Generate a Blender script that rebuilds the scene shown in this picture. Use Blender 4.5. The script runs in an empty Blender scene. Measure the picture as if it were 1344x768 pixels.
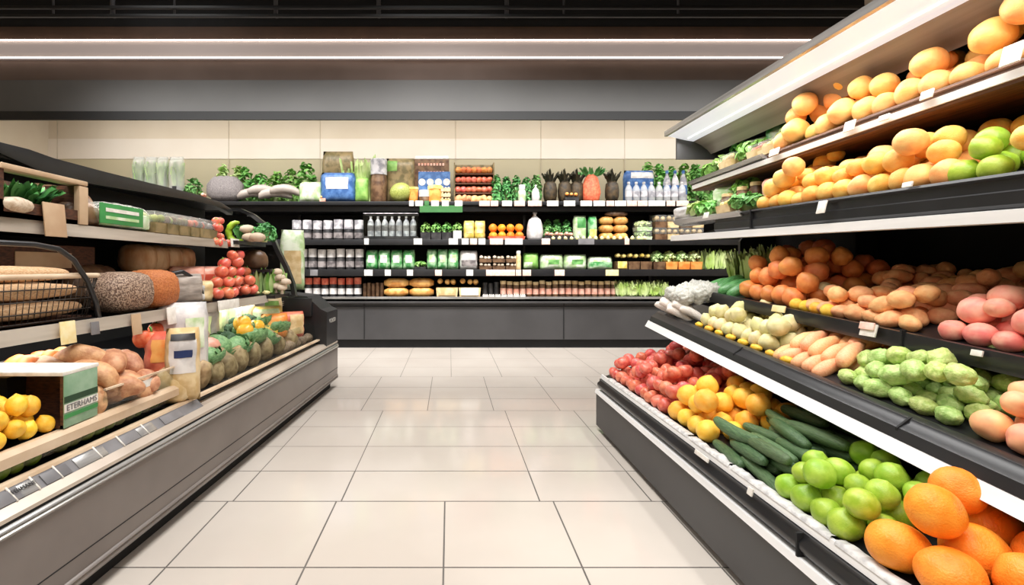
import bpy, bmesh, math, random
from mathutils import Vector, Matrix, noise, Euler
R = random.Random(7)
C = bpy.context.scene.collection
PI = math.pi
VX, VY, F, H = 590.0, 350.0, 640.0, 1.3      # vanishing point, focal length (px of 1344), eye height

def at(px, py, Y):                            # point of the photo at depth Y, in metres
    return Vector(((px - VX) * Y / F, Y, H + (VY - py) * Y / F))

# ------------------------------------------------------------------ camera
cd = bpy.data.cameras.new('camera'); cam = bpy.data.objects.new('camera', cd); C.objects.link(cam)
cam.location = (0, 0, H); cam.rotation_euler = (PI / 2, 0, 0)
cd.sensor_width = 36; cd.lens = F / 1344 * 36
cd.shift_x = (672 - VX) / 1344; cd.shift_y = -(384 - VY) / 1344
cd.clip_start = 0.05
bpy.context.scene.camera = cam

# ------------------------------------------------------------------ materials
def srgb(c):
    return tuple(((x / 255) / 12.92 if x / 255 <= .04045 else ((x / 255 + .055) / 1.055) ** 2.4) for x in c) + (1,)

def mat(name, col, col2=None, rough=.5, metal=0, scale=6, amt=1.0, bump=0, bscale=40, var=0, huev=0, emit=0, emitc=None,
        alpha=None, spec=.5, sss=0, coat=0, lo=.35, hi=.65, stretch=None, detail=3):
    m = bpy.data.materials.new(name); m.use_nodes = True
    nt = m.node_tree; N = nt.nodes; L = nt.links
    b = N['Principled BSDF']
    b.inputs['Roughness'].default_value = rough; b.inputs['Metallic'].default_value = metal
    b.inputs['Specular IOR Level'].default_value = spec
    if coat: b.inputs['Coat Weight'].default_value = coat
    if sss:
        b.inputs['Subsurface Weight'].default_value = sss; b.inputs['Subsurface Scale'].default_value = .02
    c1 = srgb(col); c2 = srgb(col2) if col2 else tuple(x * .82 for x in c1[:3]) + (1,)
    tc = N.new('ShaderNodeTexCoord')
    mp = N.new('ShaderNodeMapping'); L.new(tc.outputs['Object'], mp.inputs[0])
    if stretch: mp.inputs['Scale'].default_value = stretch
    nz = N.new('ShaderNodeTexNoise'); nz.inputs['Scale'].default_value = scale; nz.inputs['Detail'].default_value = detail
    oi = N.new('ShaderNodeObjectInfo')
    add = N.new('ShaderNodeVectorMath'); add.operation = 'ADD'
    mul = N.new('ShaderNodeMath'); mul.operation = 'MULTIPLY'; mul.inputs[1].default_value = 31.0
    L.new(oi.outputs['Random'], mul.inputs[0]); L.new(mul.outputs[0], add.inputs[1]); L.new(mp.outputs[0], add.inputs[0])
    L.new(add.outputs[0], nz.inputs['Vector'])
    mr = N.new('ShaderNodeMapRange'); mr.inputs[1].default_value = lo; mr.inputs[2].default_value = hi
    mr.inputs[4].default_value = amt
    L.new(nz.outputs['Fac'], mr.inputs[0])
    mx = N.new('ShaderNodeMix'); mx.data_type = 'RGBA'
    mx.inputs[6].default_value = c1; mx.inputs[7].default_value = c2
    L.new(mr.outputs[0], mx.inputs[0])
    out = mx.outputs[2]
    if var or huev:
        hs = N.new('ShaderNodeHueSaturation')
        a = N.new('ShaderNodeMapRange'); a.inputs[3].default_value = 1 - var; a.inputs[4].default_value = 1 + var
        L.new(oi.outputs['Random'], a.inputs[0]); L.new(a.outputs[0], hs.inputs['Value'])
        f = N.new('ShaderNodeMath'); f.operation = 'MULTIPLY'; f.inputs[1].default_value = 17.3
        g = N.new('ShaderNodeMath'); g.operation = 'FRACT'
        L.new(oi.outputs['Random'], f.inputs[0]); L.new(f.outputs[0], g.inputs[0])
        h = N.new('ShaderNodeMapRange'); h.inputs[3].default_value = .5 - huev; h.inputs[4].default_value = .5 + huev
        L.new(g.outputs[0], h.inputs[0]); L.new(h.outputs[0], hs.inputs['Hue'])
        L.new(out, hs.inputs['Color']); out = hs.outputs[0]
    L.new(out, b.inputs['Base Color'])
    if bump:
        bz = N.new('ShaderNodeTexNoise'); bz.inputs['Scale'].default_value = bscale; bz.inputs['Detail'].default_value = 2
        L.new(mp.outputs[0], bz.inputs['Vector'])
        bp = N.new('ShaderNodeBump'); bp.inputs['Strength'].default_value = bump; bp.inputs['Distance'].default_value = .01
        L.new(bz.outputs['Fac'], bp.inputs['Height']); L.new(bp.outputs[0], b.inputs['Normal'])
    if emit:
        b.inputs['Emission Strength'].default_value = emit
        b.inputs['Emission Color'].default_value = srgb(emitc or col)
    if alpha is not None:
        b.inputs['Alpha'].default_value = alpha
    return m

def glass_mat(name, tint=(.93, .96, .95), gloss=.08, milky=0):
    m = bpy.data.materials.new(name); m.use_nodes = True
    N = m.node_tree.nodes; L = m.node_tree.links
    N.remove(N['Principled BSDF'])
    t = N.new('ShaderNodeBsdfTransparent'); t.inputs[0].default_value = tint + (1,)
    g = N.new('ShaderNodeBsdfGlossy'); g.inputs['Roughness'].default_value = .08
    lw = N.new('ShaderNodeLayerWeight'); lw.inputs[0].default_value = .5
    pw = N.new('ShaderNodeMath'); pw.operation = 'POWER'; pw.inputs[1].default_value = 4; L.new(lw.outputs['Facing'], pw.inputs[0])
    ma = N.new('ShaderNodeMath'); ma.operation = 'MULTIPLY_ADD'; ma.inputs[1].default_value = .3; ma.inputs[2].default_value = .025; L.new(pw.outputs[0], ma.inputs[0])
    x = N.new('ShaderNodeMixShader')
    L.new(ma.outputs[0], x.inputs[0]); L.new(t.outputs[0], x.inputs[1]); L.new(g.outputs[0], x.inputs[2])
    o = x
    if milky:
        d = N.new('ShaderNodeBsdfDiffuse'); d.inputs[0].default_value = (.85, .85, .83, 1)
        y = N.new('ShaderNodeMixShader'); y.inputs[0].default_value = milky
        L.new(x.outputs[0], y.inputs[1]); L.new(d.outputs[0], y.inputs[2]); o = y
    L.new(o.outputs[0], N['Material Output'].inputs[0])
    return m

M = {}
def mm(key, *a, **k):
    if key not in M: M[key] = mat(key, *a, **k)
    return M[key]
mm('black_plastic', (24, 24, 26), (30, 30, 32), rough=.38)
mm('black_satin', (30, 30, 32), (38, 38, 40), rough=.3)
mm('black_matte', (14, 14, 15), (20, 20, 21), rough=.8)
mm('charcoal_panel', (58, 57, 58), (66, 65, 66), rough=.45, scale=2)
mm('white_rail', (246, 244, 242), (228, 226, 224), rough=.3, scale=3, stretch=(1, .3, 6))
mm('silver', (196, 194, 191), (160, 158, 155), rough=.25, metal=.6, scale=4, stretch=(1, .2, 8))
mm('grey_panel', (132, 124, 119), (118, 110, 106), rough=.32, scale=2, metal=.25)
mm('cream_rail', (222, 200, 172), (196, 168, 138), rough=.45, scale=5)
mm('tag_white', (240, 236, 228), (222, 216, 206), rough=.5, scale=30)
mm('tag_pink', (236, 186, 168), (244, 214, 200), rough=.5, scale=30)
mm('tag_yellow', (236, 214, 150), (240, 226, 180), rough=.5, scale=30)
mm('tag_grey', (128, 126, 128), (104, 102, 104), rough=.4)
mm('wood', (120, 78, 48), (70, 42, 24), rough=.6, scale=9, stretch=(6, .5, 12), bump=.2)
mm('dark_wood', (92, 52, 30), (54, 28, 15), rough=.6, scale=9, stretch=(4, 4, 14), bump=.2)
mm('tan_card', (200, 172, 140), (182, 150, 118), rough=.7)
mm('green_dark', (30, 70, 34), (18, 44, 20), rough=.5)
mm('ink', (40, 38, 38), rough=.6)
mm('pale_ink', (205, 202, 196), rough=.6)
M['glass'] = glass_mat('glass')
M['film'] = glass_mat('film', (.95, .96, .95), milky=.12)
M['film_milky'] = glass_mat('film_milky', (.95, .97, .94), milky=.3)
M['bottle_clear'] = glass_mat('bottle_clear', (.86, .88, .92), milky=.4)

# ------------------------------------------------------------------ mesh helpers
def tag(o, label=None, cat=None, group=None, kind=None):
    if label: o['label'] = label
    if cat: o['category'] = cat
    if group: o['group'] = group
    if kind: o['kind'] = kind
    return o

def link(name, me, parent=None, loc=None, rot=None, scale=None):
    o = bpy.data.objects.new(name, me); C.objects.link(o)
    if parent: o.parent = parent
    if loc is not None: o.location = loc
    if rot is not None: o.rotation_euler = rot
    if scale is not None: o.scale = scale if hasattr(scale, '__len__') else (scale,) * 3
    return o

def empty(name, loc=(0, 0, 0), rz=0, label=None, cat=None, group=None, rot=None):
    o = bpy.data.objects.new(name, None); C.objects.link(o)
    o.empty_display_size = .05
    o.location = loc; o.rotation_euler = rot if rot else (0, 0, rz)
    return tag(o, label, cat, group)

def mesh(name, bm, m, smooth=True, angle=None):
    me = bpy.data.meshes.new(name)
    bmesh.ops.recalc_face_normals(bm, faces=bm.faces)
    for f in bm.faces: f.smooth = smooth
    if angle:
        for e in bm.edges:
            if len(e.link_faces) == 2 and e.calc_face_angle(0) > angle: e.smooth = False
    bm.to_mesh(me); bm.free()
    for x in (m if isinstance(m, (list, tuple)) else [m]):
        me.materials.append(M[x] if isinstance(x, str) else x)
    return me

def box(bm, x0, x1, y0, y1, z0, z1, bev=0, mi=0):
    vs = [bm.verts.new((x, y, z)) for z in (z0, z1) for y in (y0, y1) for x in (x0, x1)]
    fs = [bm.faces.new([vs[i] for i in q]) for q in
          ((0, 2, 3, 1), (4, 5, 7, 6), (0, 1, 5, 4), (2, 6, 7, 3), (0, 4, 6, 2), (1, 3, 7, 5))]
    for f in fs: f.material_index = mi
    if bev:
        es = list({e for f in fs for e in f.edges})
        bmesh.ops.bevel(bm, geom=es, offset=bev, segments=2, affect='EDGES', profile=.6)

def box_mesh(name, dims, m, bev=0):
    bm = bmesh.new(); box(bm, *dims, bev=bev)
    return mesh(name, bm, m, True, .6)

def tube(bm, pts, r, seg=8, closed=False, rad=None):
    pts = [Vector(p) for p in pts]; rings = []; n = len(pts)
    for i, p in enumerate(pts):
        a = pts[(i - 1) % n] if (closed or i) else p
        b = pts[(i + 1) % n] if (closed or i < n - 1) else p
        t = (b - a).normalized()
        u = t.orthogonal().normalized()
        if abs(t.z) < .95: u = t.cross(Vector((0, 0, 1))).normalized()
        else: u = t.cross(Vector((0, 1, 0))).normalized()
        w = t.cross(u)
        rr = rad[i] if rad else r
        rings.append([bm.verts.new(p + (u * math.cos(2 * PI * k / seg) + w * math.sin(2 * PI * k / seg)) * rr) for k in range(seg)])
    for i in range(n if closed else n - 1):
        a, b = rings[i], rings[(i + 1) % n]
        for k in range(seg): bm.faces.new((a[k], a[(k + 1) % seg], b[(k + 1) % seg], b[k]))
    if not closed:
        bm.faces.new(rings[0][::-1]); bm.faces.new(rings[-1])

def lathe(bm, prof, seg=16, cap=True):
    rings = []
    for r, z in prof:
        if r < 1e-5: rings.append([bm.verts.new((0, 0, z))])
        else: rings.append([bm.verts.new((r * math.cos(2 * PI * k / seg), r * math.sin(2 * PI * k / seg), z)) for k in range(seg)])
    for a, b in zip(rings, rings[1:]):
        for k in range(seg):
            k2 = (k + 1) % seg
            if len(a) == 1 and len(b) == 1: continue
            if len(a) == 1: bm.faces.new((a[0], b[k2], b[k]))
            elif len(b) == 1: bm.faces.new((a[k], a[k2], b[0]))
            else: bm.faces.new((a[k], a[k2], b[k2], b[k]))
    if cap:
        if len(rings[0]) > 1: bm.faces.new(rings[0][::-1])
        if len(rings[-1]) > 1: bm.faces.new(rings[-1])

def lathe_mesh(name, prof, m, seg=16, angle=.7):
    bm = bmesh.new(); lathe(bm, prof, seg); return mesh(name, bm, m, True, angle)

def sweep(name, prof, path, m, angle=.5, closed=True):
    """prof: [(x, z)] outline carried along path [(X, Y, Z)]; profile stands in the XZ plane."""
    bm = bmesh.new(); rings = []
    for (X, Y, Z) in path: rings.append([bm.verts.new((X + a, Y, Z + b)) for a, b in prof])
    n = len(prof)
    for a, b in zip(rings, rings[1:]):
        for k in range(n if closed else n - 1):
            bm.faces.new((a[k], a[(k + 1) % n], b[(k + 1) % n], b[k]))
    if closed:
        bm.faces.new(rings[0]); bm.faces.new(rings[-1][::-1])
    return mesh(name, bm, m, True, angle)

# ---- produce shapes: unit bodies (radius about 1), axis z
def fruit(name, m, seg=20, rings=14, length=1.0, dimple=0, nip=0, nip2=0, groove=0, ribs=0, ribn=5, amp=0, freq=1.5,
          bend=0, power=1.0, taper=0, seed=0, flat=1):
    bm = bmesh.new(); prof = []
    for i in range(rings + 1):
        a = PI * i / rings
        r = max(0, math.sin(a)) ** power; z = -math.cos(a)
        z2 = z * length
        z2 += nip * math.exp(-(r / .22) ** 2) * (1 if z > 0 else -nip2)
        z2 -= dimple * math.exp(-(r / .28) ** 2) * (1 if z > 0 else -.5)
        r *= 1 - taper * z
        prof.append((r if 0 < i < rings else 0, z2))
    lathe(bm, prof, seg, False)
    off = Vector((seed * 3.7, seed * 1.3, seed * 2.1))
    for v in bm.verts:
        ph = math.atan2(v.co.y, v.co.x); rr = math.hypot(v.co.x, v.co.y)
        k = 1.0
        if groove: k -= groove * math.exp(-(ph / .3) ** 2)
        if ribs: k += ribs * math.cos(ph * ribn)
        v.co.x *= k; v.co.y *= k
        if amp:
            d = noise.noise(v.co * freq + off) * amp
            v.co += v.co.normalized() * d
        if bend: v.co.x += bend * (v.co.z ** 2) - bend * .4 * length ** 2
        v.co.y *= flat
    return mesh(name, bm, m, True)

mm('orange_skin', (252, 178, 76), (255, 206, 112), rough=.5, scale=1.3, bump=.25, bscale=14, var=.08, huev=.012, spec=.3)
mm('deep_orange_skin', (244, 134, 34), (252, 160, 58), rough=.4, scale=1.3, bump=.25, bscale=14, var=.08, huev=.01, spec=.3)
mm('yellow_orange_skin', (253, 186, 56), (255, 206, 92), rough=.4, scale=1.3, bump=.2, bscale=14, var=.07, huev=.015, spec=.3)
mm('pale_orange_skin', (254, 206, 124), (252, 180, 98), rough=.45, scale=1.1, bump=.15, bscale=14, var=.06, huev=.016, spec=.3)
mm('lemon_skin', (246, 184, 40), (250, 206, 76), rough=.4, scale=1.4, bump=.2, bscale=14, var=.08, huev=.012)
mm('lime_skin', (140, 178, 40), (176, 204, 74), rough=.36, scale=1.2, bump=.15, bscale=14, var=.1, huev=.015)
mm('green_long_skin', (86, 140, 44), (126, 170, 66), rough=.4, scale=2, var=.12, huev=.015)
mm('peach_skin', (244, 160, 124), (252, 194, 140), rough=.55, scale=.9, var=.08, huev=.015)
mm('pink_skin', (240, 136, 118), (250, 180, 152), rough=.5, scale=1.0, var=.08, huev=.012)
mm('apple_skin', (206, 84, 72), (238, 136, 112), rough=.32, scale=1.5, var=.14, huev=.012, spec=.5)
mm('potato_skin', (240, 160, 106), (252, 192, 134), rough=.6, scale=1.2, bump=.2, bscale=8, var=.09, huev=.012)
mm('brown_orange_skin', (222, 122, 62), (238, 150, 84), rough=.5, scale=1.4, var=.13, huev=.014)
mm('white_skin', (238, 228, 176), (214, 204, 140), rough=.5, scale=1.1, var=.1, huev=.02)
mm('carrot_skin', (240, 164, 110), (248, 190, 140), rough=.5, scale=3, stretch=(1, 1, 4), var=.08, huev=.012)
mm('chayote_skin', (158, 188, 96), (194, 212, 132), rough=.45, scale=2.2, bump=.35, bscale=6, var=.12, huev=.018)
mm('cucumber_skin', (58, 86, 52), (94, 122, 80), rough=.4, scale=2.2, stretch=(4, 4, .4), bump=.3, bscale=16, var=.14, huev=.015)
mm('bright_cucumber_skin', (62, 130, 66), (112, 174, 106), rough=.35, scale=2, stretch=(3, 3, .5), var=.12)
mm('tomato_skin', (218, 92, 70), (238, 132, 104), rough=.28, scale=1.2, var=.1, huev=.012, spec=.6)
mm('sweet_potato_skin', (176, 116, 82), (210, 158, 118), rough=.55, scale=1.6, bump=.25, bscale=6, var=.12, huev=.012)
mm('cauliflower_white', (232, 230, 222), (196, 196, 184), rough=.75, scale=5, bump=.8, bscale=14, var=.04)
mm('daikon_white', (240, 234, 226), (216, 206, 196), rough=.6, scale=3, stretch=(3, 3, .5), var=.06)
mm('mushroom_white', (222, 206, 184), (190, 166, 140), rough=.6, scale=2, var=.08)
mm('leaf_green', (96, 158, 66), (152, 200, 106), rough=.5, scale=8, var=.12, huev=.02)
mm('leaf_dark', (66, 134, 66), (116, 178, 98), rough=.5, scale=10, var=.14, huev=.02)
mm('leaf_pale', (168, 204, 116), (214, 230, 168), rough=.5, scale=6, var=.1, huev=.02)
mm('leaf_lettuce', (190, 220, 116), (230, 242, 184), rough=.5, scale=5, var=.06)
mm('leaf_brown', (70, 68, 46), (40, 38, 28), rough=.6, scale=9, var=.14)
mm('stem_brown', (88, 92, 44), rough=.7)

def V(fn, n, **k): return [fn(seed=i + 1, **k) for i in range(n)]
ORANGE = V(lambda seed: fruit('orange', 'orange_skin', dimple=.07, length=.94, amp=.04, seed=seed), 3)
DEEP = V(lambda seed: fruit('deep_orange', 'deep_orange_skin', 24, 16, dimple=.08, length=.92, amp=.06, freq=1.2, seed=seed), 3)
YELLOW = V(lambda seed: fruit('yellow_orange', 'yellow_orange_skin', nip=.1, nip2=.5, length=1.02, amp=.06, seed=seed), 3)
PALE = V(lambda seed: fruit('pale_orange', 'pale_orange_skin', 24, 16, dimple=.06, length=.98, amp=.1, freq=1.1, taper=.06, seed=seed), 4)
LEMON = V(lambda seed: fruit('lemon', 'lemon_skin', nip=.2, nip2=.7, length=1.12, amp=.03, seed=seed), 2)
LIME = V(lambda seed: fruit('lime', 'lime_skin', 24, 16, nip=.13, nip2=.4, length=1.02, amp=.07, freq=1.2, seed=seed), 3)
LONG = V(lambda seed: fruit('long_green', 'green_long_skin', 14, 14, length=2.6, amp=.1, nip=.15, bend=.05, taper=.1, power=.8, seed=seed), 3)
PEACH = V(lambda seed: fruit('peach', 'peach_skin', groove=.07, dimple=.1, length=.95, amp=.08, seed=seed), 3)
PINK = V(lambda seed: fruit('pink_fruit', 'pink_skin', 22, 14, length=1.18, taper=.08, amp=.12, freq=1.1, dimple=.05, seed=seed), 3)
APPLE = V(lambda seed: fruit('apple', 'apple_skin', 16, 12, dimple=.16, length=.9, taper=-.08, ribs=.015, amp=.04, seed=seed), 3)
POTATO = V(lambda seed: fruit('potato', 'potato_skin', 16, 12, length=1.45, amp=.2, freq=1.1, taper=.05, seed=seed), 4)
BROWN = V(lambda seed: fruit('rusty_orange', 'brown_orange_skin', 16, 12, length=1.1, amp=.14, taper=.1, dimple=.05, seed=seed), 3)
WHITE = V(lambda seed: fruit('white_onion', 'white_skin', 16, 12, length=1.15, amp=.15, taper=.12, nip=.12, seed=seed), 4)
CARROT = V(lambda seed: fruit('carrot', 'carrot_skin', 14, 16, length=2.9, taper=.32, power=.7, amp=.1, bend=.04, seed=seed), 3)
CHAYOTE = V(lambda seed: fruit('chayote', 'chayote_skin', 20, 16, length=1.5, taper=.16, amp=.22, freq=1.8, ribs=.03, seed=seed), 4)
CUKE = V(lambda seed: fruit('cucumber', 'cucumber_skin', 14, 20, length=5.0, power=.42, amp=.08, bend=.02 * (seed - 2), ribs=.02, ribn=6, seed=seed), 3)
BCUKE = V(lambda seed: fruit('bright_cucumber', 'bright_cucumber_skin', 14, 18, length=2.9, power=.55, amp=.08, bend=.03, seed=seed), 2)
TOMATO = V(lambda seed: fruit('tomato', 'tomato_skin', 16, 12, length=.86, dimple=.12, ribs=.02, ribn=5, amp=.05, seed=seed), 3)
SWEET = V(lambda seed: fruit('sweet_potato', 'sweet_potato_skin', 16, 18, length=2.0, power=.75, amp=.22, freq=1, bend=.12, seed=seed), 3)
CAULI = V(lambda seed: fruit('cauliflower', 'cauliflower_white', 26, 20, length=.9, amp=.34, freq=3.6, seed=seed), 3)
DAIKON = V(lambda seed: fruit('daikon', 'daikon_white', 12, 18, length=4.2, power=.5, taper=.25, amp=.1, bend=.03, seed=seed), 3)
ONES = 'first second third fourth fifth sixth seventh eighth ninth tenth eleventh twelfth thirteenth fourteenth fifteenth sixteenth seventeenth eighteenth nineteenth'.split()
TENS = {2: 'twent', 3: 'thirt', 4: 'fort', 5: 'fift', 6: 'sixt', 7: 'sevent', 8: 'eight', 9: 'ninet'}
def nth(i):                                                         # 0 -> first
    i += 1
    if i < 20: return ONES[i - 1]
    t, u = divmod(i, 10)
    return TENS[t] + 'ieth' if u == 0 else TENS[t] + 'y-' + ONES[u - 1]

def seen(p, margin=110):
    if p.y < .35: return False
    x = VX + F * p.x / p.y; y = VY + F * (H - p.z) / p.y
    return -margin < x < 1344 + margin and -margin < y < 768 + margin

def pile(name, surf, Y0, Y1, v0, v1, r, protos, desc, cat, ref, group, where, layers=2, orient='random', al=1.0, av=1.0, p2=.75,
         top_from=0.0, jit=.16, size_var=.1, skip=None):
    """Rows of produce on a sloping surface; surf(Y, v) gives (point, normal). Row one lies at the front lip; counting starts at the far end.
    al, av: how much longer than wide a piece is along the lip and across it."""
    placed = []; out = 0
    dl, dv = 2 * r * al * 1.0, 2 * r * av * .96
    nr = max(1, int((v1 - v0) / dv + .3))
    for layer in range(layers):
        for j in range(nr - layer):
            v = v0 + dv * (j + .5 + .5 * layer)
            if layer and (v - v0) / (v1 - v0) < top_from: continue
            n = int((Y1 - Y0) / dl - (.5 if (j + layer) % 2 else 0)); cnt = 0
            for i in range(n):
                Y = Y1 - dl * (i + .5 + (.5 if (j + layer) % 2 else 0)) + R.uniform(-jit, jit) * r
                vv = v + R.uniform(-jit, jit) * r * .8
                if layer and R.random() > p2 - .25 * (layer - 1): continue
                if skip and skip(Y, vv): continue
                s = r * (1 + R.uniform(-size_var, size_var))
                w = s * .92
                for (a, b, c, s2) in placed:
                    dx = (Y - a) / al; dy = (vv - b) / av; D = (s + s2) * .97
                    q = D * D - dx * dx - dy * dy
                    if q > 0 and c < w + 3 * r and (layer or q > (.45 * D) ** 2 * .0 + .25 * D * D): w = max(w, c + math.sqrt(q)) if layer else min(max(w, c + math.sqrt(q)), s * 1.5)
                placed.append((Y, vv, w, s))
                p, nn = surf(Y, vv); q = p + nn * w
                if not seen(q): continue
                if orient == 'random': rot = Euler((R.uniform(-.6, .6) + (PI / 2 if R.random() < .5 else 0), R.uniform(-.5, .5), R.uniform(0, 6.28)))
                elif orient == 'lip': rot = Euler((PI / 2 + R.uniform(-.1, .1), R.uniform(-3, 3), R.uniform(-.14, .14)))   # axis along the lip
                elif orient == 'across': rot = Euler((R.uniform(-.15, .15), PI / 2 + R.uniform(-.12, .12) - .35, R.uniform(-.3, .3)))
                elif orient == 'tumble': rot = Euler((PI / 2 + R.uniform(-.35, .35), R.uniform(-3, 3), R.uniform(-.7, .7)))
                o = link(name, R.choice(protos), None, q, rot, s)
                lay = (('lower layer', 'top layer') if layers < 3 else ('lower layer', 'middle layer', 'top layer'))[layer] if layers > 1 else 'single layer'
                row = nth(j) + ' row'
                lab = f"{desc} {where}, {lay}, {row}, {nth(cnt)} from the {ref}"
                tag(o, lab, cat, group); cnt += 1; out += 1
    return out

# ================================================================== SETTING
def struct(name, me, parent=None):
    o = link(name, me, parent)
    if not parent: o['kind'] = 'structure'
    return o
mm('floor_tile', (204, 195, 185), (192, 182, 172), rough=.13, scale=.8, amt=1, spec=.55, detail=4)
mm('grout', (104, 98, 93), rough=.8)
bm = bmesh.new()
XL, XR, YB, YF = -7.0, 6.0, -3.0, 8.5
rows = [-3.0, -2.08, -1.48, -.88, -.28, .32, .91, 1.51, 2.106, 2.70, 3.10, 3.525, 3.96, 4.40, 4.80, 5.25, 5.75, 6.3, 6.9, 7.55, 8.5]
g = .004
for a, b in zip(rows, rows[1:]):
    if a < 2.7 - 1e-3: xs = [x * .6 - .026 for x in range(-12, 12)]
    elif a < 4.39: xs = [-.6 - .6 * k for k in range(12, 0, -1)] + [-.6, .5, 1.12] + [1.12 + .6 * k for k in range(1, 9)]
    else: xs = [x * .6 + (.02 if int(a * 10) % 2 else -.2) for x in range(-12, 12)]
    for x0, x1 in zip(xs, xs[1:]):
        x0c, x1c = max(x0, XL), min(x1, XR)
        if x1c - x0c < .02: continue
        gg = g * (1 if a < 3 else .7)
        q = [bm.verts.new((x, y, 0)) for x, y in ((x0c + gg, a + gg), (x1c - gg, a + gg), (x1c - gg, b - gg), (x0c + gg, b - gg))]
        bm.faces.new(q)
q = [bm.verts.new((x, y, -.0015)) for x, y in ((XL, YB), (XR, YB), (XR, YF), (XL, YF))]
bm.faces.new(q).material_index = 1
q = [bm.verts.new((x, y, -.1)) for x, y in ((XL, YB), (XL, YF), (XR, YF), (XR, YB))]
bm.faces.new(q).material_index = 1
struct('floor', mesh('floor', bm, ['floor_tile', 'grout'], False))
mm('wall_tan', (226, 211, 188), (220, 204, 180), rough=.7, scale=1.5)
mm('wall_light', (240, 229, 214), (236, 224, 208), rough=.7, scale=1.5)
mm('wall_olive', (196, 184, 152), (190, 178, 148), rough=.6, scale=1.5)
mm('ceiling_black', (16, 16, 17), (20, 20, 21), rough=.9)
bm = bmesh.new()
box(bm, XL, XR, 8.52, 8.62, 0, 3.18, mi=2)
zc = [3.18, 3.53, 6.0]
box(bm, XL, XR, 8.505, 8.62, 3.18, 3.53, mi=1); box(bm, XL, XR, 8.51, 8.62, 3.53, 6.0, mi=0)
struct('wall_back', mesh('wall_back', bm, ['wall_tan', 'wall_light', 'wall_olive'], False))
# thin vertical seams of the wall panels
bm = bmesh.new()
for x in (75, 300, 420, 598, 710, 820):
    X = at(x, 190, 8.5).x; box(bm, X - .004, X + .004, 8.5, 8.512, 2.3, 4.2)
mm('seam', (206, 192, 170), rough=.8)
struct('trim_1', mesh('trim_1', bm, 'seam', False))
struct('wall_left', box_mesh('wall_left', (XL - .1, XL, YB, 8.6, 0, 6), 'wall_tan'))
struct('wall_right', box_mesh('wall_right', (XR, XR + .1, YB, 8.6, 0, 6), 'wall_tan'))
struct('wall_front', box_mesh('wall_front', (XL, XR, YB - .1, YB, 0, 6), 'wall_tan'))
struct('ceiling', box_mesh('ceiling', (XL, XR, YB, 8.6, 6, 6.1), 'ceiling_black'))

# lit bulkhead above the back case
YBK = 7.0
mm('soffit_grey', (86, 85, 84), (92, 91, 90), rough=.6, scale=1)
mm('soffit_black', (20, 20, 21), rough=.6)
mm('soffit_brown', (84, 64, 52), (76, 58, 47), rough=.8, scale=2)
mm('soffit_brown_low', (104, 88, 80), (98, 82, 74), rough=.8, scale=2)
mm('light_panel', (150, 138, 132), (144, 132, 126), rough=.5, scale=.6, emit=.3, emitc=(212, 196, 190))
mm('light_tube', (255, 250, 244), rough=.4, emit=6, emitc=(255, 238, 224))
def hz(y, Y=YBK): return at(0, y, Y).z
bh = empty('ceiling_bulkhead', (0, YBK, hz(157)), 0, None, None); bh['kind'] = 'structure'
def bhp(name, dims, m):
    x0, x1, y0, y1, z0, z1 = dims
    return link(name, box_mesh(name, (x0, x1, y0 - YBK, y1 - YBK, z0 - hz(157), z1 - hz(157)), m), bh)
bhp('upper_panel', (XL, XR, YBK + .045, YBK + .2, hz(52), hz(33)), 'soffit_brown')
bhp('top_panel', (XL, XR, YBK + .05, YBK + .2, hz(33), 6.0), 'ceiling_black')  # added sheet, coloured black to stand in for the darkness above the glow
bhp('light_panel', (XL, XR, YBK + .02, YBK + .12, hz(76), hz(52)), 'light_panel')
for y in (52.5, 75.5):
    bm = bmesh.new(); tube(bm, [(XL, YBK - .0 - YBK, hz(y) - hz(157)), (XR, YBK - YBK, hz(y) - hz(157))], .008)
    link('light_tube', mesh('light_tube', bm, 'light_tube'), bh)
bhp('lower_panel', (XL, XR, YBK + .07, YBK + .2, hz(108), hz(76)), 'soffit_brown_low')
bhp('fascia', (XL, XR, YBK + .03, YBK + .07, hz(146), hz(104)), 'soffit_grey')
bhp('lower_band', (XL, XR, YBK, YBK + .04, hz(157), hz(146)), 'soffit_black')
bhp('soffit_cover', (XL, XR, YBK + .2, 8.5, hz(12), hz(8)), 'soffit_black')
# ceiling services
mm('pipe_grey', (58, 58, 62), (46, 46, 50), rough=.5)
for i, x in enumerate((70, 148, 229, 362, 497, 665, 740, 890)):
    P0 = at(x, 22, 6.7); bm = bmesh.new()
    w = .03 if i in (1, 3, 4, 5) else .015
    tube(bm, [(0, 0, 0), (0, 0, 6 - P0.z)], w, 10)
    lathe(bm, [(w * 1.5, .02), (w * 1.5, .0)], 10)
    o = link('ceiling_hanger_pipe', mesh('ceiling_hanger_pipe', bm, 'pipe_grey'), None, P0)
    tag(o, f"grey vertical pipe hanging from the black ceiling, {nth(i)} from the picture's left edge", 'pipe', 'pipes hanging from the ceiling')
for i, y in enumerate((10, 21)):
    P0 = at(0, y, 6.66); bm = bmesh.new()
    box(bm, XL + .01, XR - .01, -.02, .02, -.02, .02, .005)
    o = link('ceiling_strut', mesh('ceiling_strut', bm, 'soffit_black'), None, (0, 6.66, P0.z))
    tag(o, ('upper' if i == 0 else 'lower') + ' thin black horizontal strut crossing in front of the ceiling pipes', 'strut')

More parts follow.
